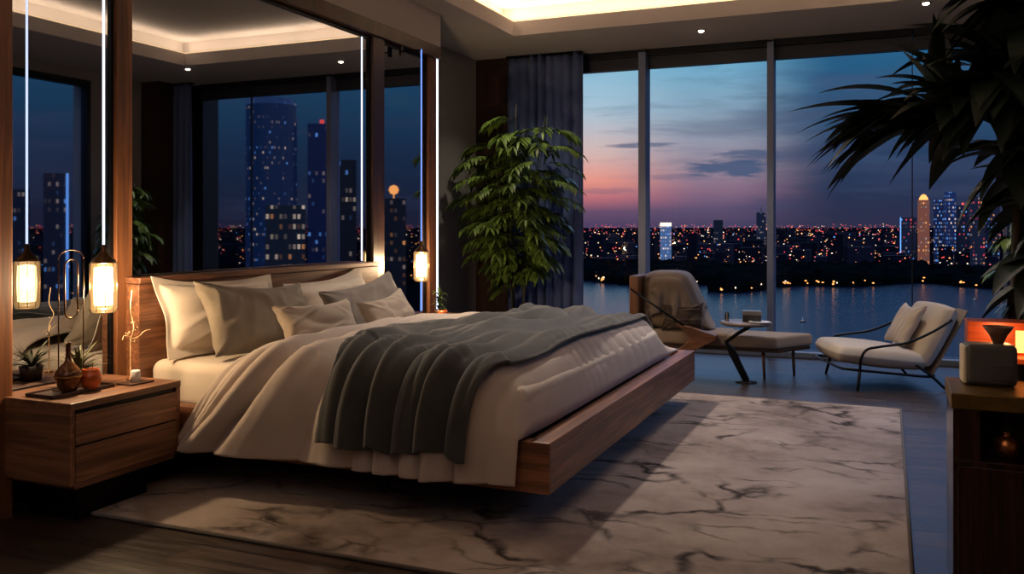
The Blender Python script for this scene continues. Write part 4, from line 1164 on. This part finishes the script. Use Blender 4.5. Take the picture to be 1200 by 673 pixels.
# towers
MC = [(255, 165, 90), (255, 225, 195), (255, 82, 84), (110, 170, 255), (255, 120, 130), (150, 130, 120)]
def win_mat(base, W, cols, lit, mi, fh, seed, rnd_top, gold):
    """facade with lit windows: a grid of cells on the object's own coordinates"""
    m, nt, b = mat('facade')
    b.inputs['Base Color'].default_value = lin(base); b.inputs['Roughness'].default_value = .4
    tc = N(nt, 'ShaderNodeTexCoord'); sp = N(nt, 'ShaderNodeSeparateXYZ'); nt.links.new(tc.outputs['Object'], sp.inputs[0])
    if rnd_top: u = math_n(nt, 'MULTIPLY', math_n(nt, 'ARCTAN2', sp.outputs[1], sp.outputs[0]), cols / PI)
    else: u = math_n(nt, 'MULTIPLY', math_n(nt, 'ADD', sp.outputs[0], sp.outputs[1]), cols / W)
    u = math_n(nt, 'ADD', u, 200 + seed * 7.0); w = math_n(nt, 'MULTIPLY', sp.outputs[2], 1 / fh)
    fu = math_n(nt, 'FLOOR', u); fw = math_n(nt, 'FLOOR', w)
    cb_ = N(nt, 'ShaderNodeCombineXYZ'); nt.links.new(fu, cb_.inputs[0]); nt.links.new(fw, cb_.inputs[1])
    wn_ = N(nt, 'ShaderNodeTexWhiteNoise'); nt.links.new(cb_.outputs[0], wn_.inputs[0])
    wr_ = N(nt, 'ShaderNodeTexWhiteNoise', noise_dimensions='1D'); nt.links.new(math_n(nt, 'ADD', fw, seed * 3.1), wr_.inputs['W'])
    thr = math_n(nt, 'ADD', lit * .8, math_n(nt, 'MULTIPLY', math_n(nt, 'GREATER_THAN', wr_.outputs['Value'], .88), lit))
    on = math_n(nt, 'LESS_THAN', wn_.outputs['Value'], thr)
    inu = math_n(nt, 'LESS_THAN', math_n(nt, 'ABSOLUTE', math_n(nt, 'SUBTRACT', math_n(nt, 'FRACT', u), .5)), .30)
    inw = math_n(nt, 'LESS_THAN', math_n(nt, 'ABSOLUTE', math_n(nt, 'SUBTRACT', math_n(nt, 'FRACT', w), .5)), .24)
    geo = N(nt, 'ShaderNodeNewGeometry'); sn = N(nt, 'ShaderNodeSeparateXYZ'); nt.links.new(geo.outputs['Normal'], sn.inputs[0])
    wall_ = math_n(nt, 'LESS_THAN', math_n(nt, 'ABSOLUTE', sn.outputs[2]), .5)
    f = math_n(nt, 'MULTIPLY', math_n(nt, 'MULTIPLY', on, wall_), math_n(nt, 'MULTIPLY', inu, inw))
    sc_ = N(nt, 'ShaderNodeSeparateColor'); nt.links.new(wn_.outputs['Color'], sc_.inputs[0])
    col = ramp(nt, sc_.outputs[1], [(i / len(mi), lin(MC[q])) for i, q in enumerate(mi)], 'CONSTANT')
    st = math_n(nt, 'MULTIPLY', f, math_n(nt, 'ADD', .08, math_n(nt, 'MULTIPLY', math_n(nt, 'POWER', sc_.outputs[2], 2.0), 1.1)))
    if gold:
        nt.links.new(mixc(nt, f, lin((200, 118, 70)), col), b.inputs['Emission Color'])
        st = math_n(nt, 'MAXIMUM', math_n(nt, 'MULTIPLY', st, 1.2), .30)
    else: nt.links.new(col, b.inputs['Emission Color'])
    nt.links.new(st, b.inputs['Emission Strength'])
    m.cycles.emission_sampling = 'NONE'
    return m
def tower(az, D, W, z1, label, lit=.35, base=(24, 32, 52), cols=8, mi=(0, 1, 5), top=None, seed=0, body_e=None, Dp=None, edge=False, rnd_top=False, fh=3.6):
    r = random.Random(seed)
    c = pol(R(az), D); e = empty('skyscraper', (c[0], c[1], WZ), R(-az), label, 'building', 'skyscrapers across the bay')
    H = z1 - WZ; Dp = Dp or W
    m = win_mat(base, W, cols, lit, mi, fh, seed, rnd_top, body_e)
    if rnd_top: MB().lathe([(W / 2, 0), (W / 2, H - 3), (W / 2 - 1, H), (0, H + .5)], 28).build('tower_body', m, e)
    else: MB().box(-W / 2, W / 2, -Dp / 2, Dp / 2, 0, H).build('tower_body', m, e)
    if edge: MB().box(-W / 2 - .5, -W / 2 + .5, -Dp / 2 - .5, -Dp / 2 + .5, 2, H).build('edge_light', EM[3], e)
    if top == 'crown': MB().lathe([(W * .38, 0), (W * .38, W * .15), (W * .2, W * .45), (0, W * .55)], 12, (0, 0, H)).build('lit_crown', EM[0], e)
    if top == 'sign': MB().box(-W / 2, W / 2, -Dp / 2 - .3, Dp / 2, H, H + 3.5).build('roof_sign', EM[1], e)
    if top == 'spire': MB().lathe([(W * .2, 0), (W * .08, H * .04), (0, H * .14)], 8, (0, 0, H)).build('spire', m, e)
    if top == 'ball': MB().lathe([(0, -2.3), (1.6, -1.6), (2.3, 0), (1.6, 1.6), (0, 2.3)], 16, (0, 0, H + 4)).tube([(0, 0, H), (0, 0, H + 2)], .3, 6).build('lit_globe', EM[0], e, smooth=True)
    if top == 'beacon': MB().box(-1, 1, -1, 1, H + .5, H + 2.5).build('beacon', EM[2], e)
    return e
def azpx(px):
    u = (px - 600) / 1040; return math.degrees(math.atan2(.921 * u - .3896, .3896 * u + .921))
def zpx(px, py, D):      # height of a thing at ground distance D
    u = (px - 600) / 1040; return 1.3 + (266 - py) / 1040 * D / math.sqrt(1 + u * u)
# az degrees, distance, width, top height
tower(-13.1, 900, 11, 2.0, 'white floodlit tower across the bay behind the daybed', lit=.9, cols=5, mi=(1, 1, 3), base=(150, 165, 180), top='sign', seed=1)
tower(-9.85, 1100, 11, 9.5, 'dark slender tower standing alone above middle of city', lit=.12, cols=4, mi=(5,), base=(20, 26, 36), seed=2)
tower(-7.25, 1200, 12, 20, 'stepped grey tower just left of the second mullion', lit=.35, cols=5, mi=(5, 1), base=(40, 42, 56), top='spire', seed=3)
tower(1.15, 1000, 15, 11, 'short wide block with blue lit edge in the right cluster', lit=.4, cols=7, mi=(3, 5, 2), edge=True, seed=4)
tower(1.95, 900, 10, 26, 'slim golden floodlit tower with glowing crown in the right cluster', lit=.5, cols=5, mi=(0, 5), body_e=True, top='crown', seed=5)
tower(2.75, 950, 9, 27, 'blue glass tower beside the golden tower', lit=.7, cols=6, mi=(3, 1, 3), seed=6, base=(30, 48, 84))
tower(3.35, 930, 10, 34, 'tallest white and blue lit tower in the right cluster', lit=.75, cols=6, mi=(3, 1, 3), seed=7, base=(40, 60, 100))
tower(4.0, 960, 11, 22, 'dark tower with red beacon right of the tallest tower', lit=.4, cols=6, mi=(2, 5, 3), seed=8, top='beacon')
tower(4.75, 900, 12, 28, 'red and orange speckled tower behind the hanging leaves', lit=.55, cols=6, mi=(2, 0, 5), seed=9)
tower(5.5, 950, 12, 20, 'squat dark tower last at the right edge of skyline', lit=.45, cols=6, mi=(0, 5, 3), seed=10)
# towers seen reflected in the mirrors
tower(37.3, 420, 23, 60, 'huge round dark tower reflected in the wide mirror', lit=.20, cols=36, mi=(5, 1, 3, 5), base=(38, 62, 94), rnd_top=True, fh=2.3, seed=11)
tower(36.2, 330, 14, 9, 'brightly lit stepped block reflected in front of the huge round tower', lit=.8, cols=9, mi=(1, 0, 1), base=(30, 40, 50), seed=12)
tower(34.2, 430, 13, 50, 'blue slab tower with red beacon reflected in the wide mirror', lit=.18, cols=8, mi=(3, 5), base=(22, 40, 84), top='beacon', seed=13)
tower(32.6, 360, 9, 28, 'narrow black tower reflected right of the blue slab', lit=.25, cols=6, mi=(5, 3, 1), base=(12, 18, 30), seed=14)
tower(29.6, 400, 11, 14, 'low tower topped by a glowing globe reflected in narrow mirror', lit=.35, cols=6, mi=(5, 0), base=(20, 26, 36), top='ball', seed=15)
tower(49.5, 420, 9, 24, 'dark tower with blue edge reflected in the left mirror', lit=.3, cols=6, mi=(3, 5), edge=True, seed=16)
tower(51.5, 450, 10, 18, 'dark tower reflected at left of the blue edged one', lit=.3, cols=6, mi=(3, 5), seed=17)
tower(46.8, 460, 12, 16, 'dark tower reflected behind the left lantern cord', lit=.3, cols=6, mi=(3, 5, 1), seed=18)
# small land spit carrying the near towers
vs = []; fs = []
for i in range(31):
    a = R(24 + i * 1.1); vs += [pol(a, 300 + 12 * math.sin(i)), pol(a, 720)]
vs = [(x, y, WZ + .9) for x, y, z in vs]
for i in range(30): fs.append((2 * i, 2 * i + 1, 2 * i + 3, 2 * i + 2))
t_ = MB().add(vs, fs).build('headland', LAND, recalc=False); tag(t_, 'dark headland carrying the nearer towers', 'land', kind='stuff')
# boats
for px_, D, lb in ((-4.8, 405, 'small white boat with light on the dark water left of the lounge chair'), (4.6, 560, 'small dark boat far out on the water at right')):
    c = pol(R(px_), D)
    e = empty('boat', (c[0], c[1], WZ), .3, lb, 'boat')
    MB().prism([(-2.6, -.8), (1.8, -.8), (3.2, 0), (1.8, .8), (-2.6, .8)], .0, .9).build('hull', FRAME_M, e)
    MB().box(-1.2, .8, -.6, .6, .9, 1.9).build('cabin', emis('boat_light', (230, 220, 220), .25, False), e)
    MB().tube([(0, 0, 1.9), (0, 0, 4.2)], .12, 6).build('mast', CERAMIC, e)
    e.scale = (.5, .5, .5)

# ------------------------------------------------------------------ sky
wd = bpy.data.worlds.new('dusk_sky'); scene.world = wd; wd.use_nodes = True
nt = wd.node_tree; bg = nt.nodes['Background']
tc = N(nt, 'ShaderNodeTexCoord'); sp = N(nt, 'ShaderNodeSeparateXYZ'); nt.links.new(tc.outputs['Generated'], sp.inputs[0])
az = math_n(nt, 'ARCTAN2', sp.outputs[0], sp.outputs[1]); el = sp.outputs[2]
az_deg = math_n(nt, 'MULTIPLY', az, 57.29578)
e2 = math_n(nt, 'MULTIPLY', el, 4.0)    # 0..1 for sin(el) 0...25
S = lambda y: (266 - y) / 1040 * 4
west = ramp(nt, e2, [(0, lin((66, 54, 82))), (S(248), lin((92, 68, 92))), (S(232), lin((168, 98, 104))), (S(212), lin((206, 132, 116))), (S(180), lin((188, 160, 154))), (S(130), lin((150, 172, 184))), (S(70), lin((112, 164, 186))), (1, lin((60, 110, 150)))])
mid = ramp(nt, e2, [(0, lin((62, 54, 80))), (S(245), lin((84, 70, 96))), (S(225), lin((118, 92, 112))), (S(195), lin((134, 120, 132))), (S(140), lin((122, 142, 158))), (S(70), lin((92, 152, 178))), (1, lin((50, 100, 140)))])
east = ramp(nt, e2, [(0, lin((40, 40, 62))), (S(230), lin((34, 44, 68))), (S(180), lin((34, 54, 82))), (S(120), lin((36, 74, 104))), (S(50), lin((30, 86, 122))), (1, lin((24, 52, 82)))])
cl_n = noise(nt, coords(nt, (3, 3, 26), 'Generated'), 1.4, 6, .6, .3)
azw = math_n(nt, 'ADD', az_deg, math_n(nt, 'MULTIPLY', math_n(nt, 'SUBTRACT', cl_n, .5), 5))
def mr(fac, a, b_):
    n_ = N(nt, 'ShaderNodeMapRange'); n_.interpolation_type = 'SMOOTHSTEP'
    nt.links.new(fac, n_.inputs[0]); n_.inputs[1].default_value = a; n_.inputs[2].default_value = b_; return n_.outputs[0]
c1 = mixc(nt, mr(azw, -18.5, -10.5), west, mid)
c2 = mixc(nt, mr(azw, -10, -2.5), c1, east)
# thin clouds: stretched noise, strongest at low-mid altitude
cm = ramp(nt, cl_n, [(0.50, (0, 0, 0)), (0.64, (1, 1, 1))])
cl = mixc(nt, math_n(nt, 'MULTIPLY', cm, .35), c2, lin((58, 66, 92)))
# a few separate cloud banks, placed by direction
def bank(cx, cy, sx, sy, amt):
    global cl
    dx = math_n(nt, 'DIVIDE', math_n(nt, 'SUBTRACT', az_deg, cx), sx)
    dy = math_n(nt, 'DIVIDE', math_n(nt, 'SUBTRACT', math_n(nt, 'MULTIPLY', el, 57.3), cy), sy)
    d = math_n(nt, 'ADD', math_n(nt, 'MULTIPLY', dx, dx), math_n(nt, 'MULTIPLY', dy, dy))
    n2 = noise(nt, coords(nt, (22, 22, 130), 'Generated'), 1.0, 5, .65, .5)
    d = math_n(nt, 'ADD', d, math_n(nt, 'MULTIPLY', math_n(nt, 'SUBTRACT', n2, .5), 3.4))
    f = ramp(nt, d, [(0.25, (amt,) * 3), (0.95, (0, 0, 0))])
    cl = mixc(nt, f, cl, lin((60, 76, 104)))
bank(-9.2, 3.7, 3.1, .75, .9)
bank(-8.0, 4.4, 2.2, .42, .75)
bank(-14.5, 5.2, 2.6, .2, .75)
bank(-11.5, 3.2, 3.0, .3, .35)
bank(-16.8, 2.3, 2.5, .25, .3)
bank(-2.0, 8.6, 3.0, .5, .4)
bank(-1.0, 4.0, 3.5, .4, .3)
zen = mr(el, .30, .42)  # unseen upper sky, made extra bright to light the room through the windows
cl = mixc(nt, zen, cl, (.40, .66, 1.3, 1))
below = mr(el, -.01, 0.0)
cl = mixc(nt, below, lin((34, 38, 56)), cl)
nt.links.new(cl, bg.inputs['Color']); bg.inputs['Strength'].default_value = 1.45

# ------------------------------------------------------------------ lights
def area(name, loc, rot, sx, sy, e_, c):
    l = bpy.data.lights.new(name, 'AREA'); l.shape = 'RECTANGLE'; l.size = sx; l.size_y = sy; l.energy = e_; l.color = c
    o = bpy.data.objects.new(name, l); COL.objects.link(o); o.location = loc; o.rotation_euler = rot; return o
WARM = (1, .75, .54)
zc = ZC + .16
ex = TX1 - TX0 + .2; ey = TY1 - TY0 + .2
mx_, my_ = (TX0 + TX1) / 2, (TY0 + TY1) / 2
CE = 21
# strips lie on the ledge behind the lip and shine up and inwards
area('cove_light', (mx_, TY1 + .08, zc), (R(180), 0, 0), ex, .05, CE, WARM)
area('cove_light', (mx_, TY0 - .08, zc), (R(180), 0, 0), ex, .05, CE, WARM)
area('cove_light', (TX0 - .08, my_, zc), (R(180), 0, 0), .05, ey, CE * 1.9, WARM)
area('cove_light', (TX1 + .08, my_, zc), (R(180), 0, 0), .05, ey, CE * 1.9, WARM)
def ledge(name, b):
    o = MB().box(*b).build(name, emis('cove_strip', (255, 206, 150), 2.2)); tag(o, None, None, None, 'structure'); return o
ledge('trim_11', (TX0, TX1, TY1 + .0, TY1 + .012, ZC + .14, ZC + .152))
ledge('trim_12', (TX0 - .012, TX0, TY0, TY1, ZC + .14, ZC + .152))
ledge('trim_13', (TX1, TX1 + .012, TY0, TY1, ZC + .14, ZC + .152))
def spot(name, loc, tgt, e_, c, size, blend, soft):
    l = bpy.data.lights.new(name, 'SPOT'); l.energy = e_; l.color = c; l.spot_size = R(size); l.spot_blend = blend; l.shadow_soft_size = soft
    o = bpy.data.objects.new(name, l); COL.objects.link(o); o.location = loc
    d = Vector(tgt) - Vector(loc); o.rotation_euler = d.to_track_quat('-Z', 'Y').to_euler(); return o
# ceiling spots in the tray above bed and rug
spot('bed_spot', (-2.7, 5.9, 3.48), (-1.5, 5.3, .3), 340, (1, .86, .74), 95, .9, .10)
spot('rug_spot', (-.7, 7.2, 3.48), (-.5, 5.8, 0), 150, (1, .85, .76), 80, 1.0, .2)
spot('plant_spot', (-3.1, 7.7, 3.48), (-3.5, 8.4, 2.0), 60, (1, .9, .7), 60, .9, .05)
# added fill light, unseen behind the camera, thrown at the ceiling
fl = area('ceiling_fill', (-1.2, -.6, 2.2), (0, 0, 0), 1.2, .8, 55, (1, .86, .80)); fl.rotation_euler = (PI, 0, 0)

# ------------------------------------------------------------------ render look
scene.view_settings.view_transform = 'Standard'
scene.view_settings.look = 'None'
scene.view_settings.exposure = 0.0
scene.cycles.use_denoising = True
scene.cycles.max_bounces = 8; scene.cycles.transparent_max_bounces = 12
scene.cycles.sample_clamp_indirect = 3.0
scene.cycles.caustics_reflective = False; scene.cycles.caustics_refractive = False
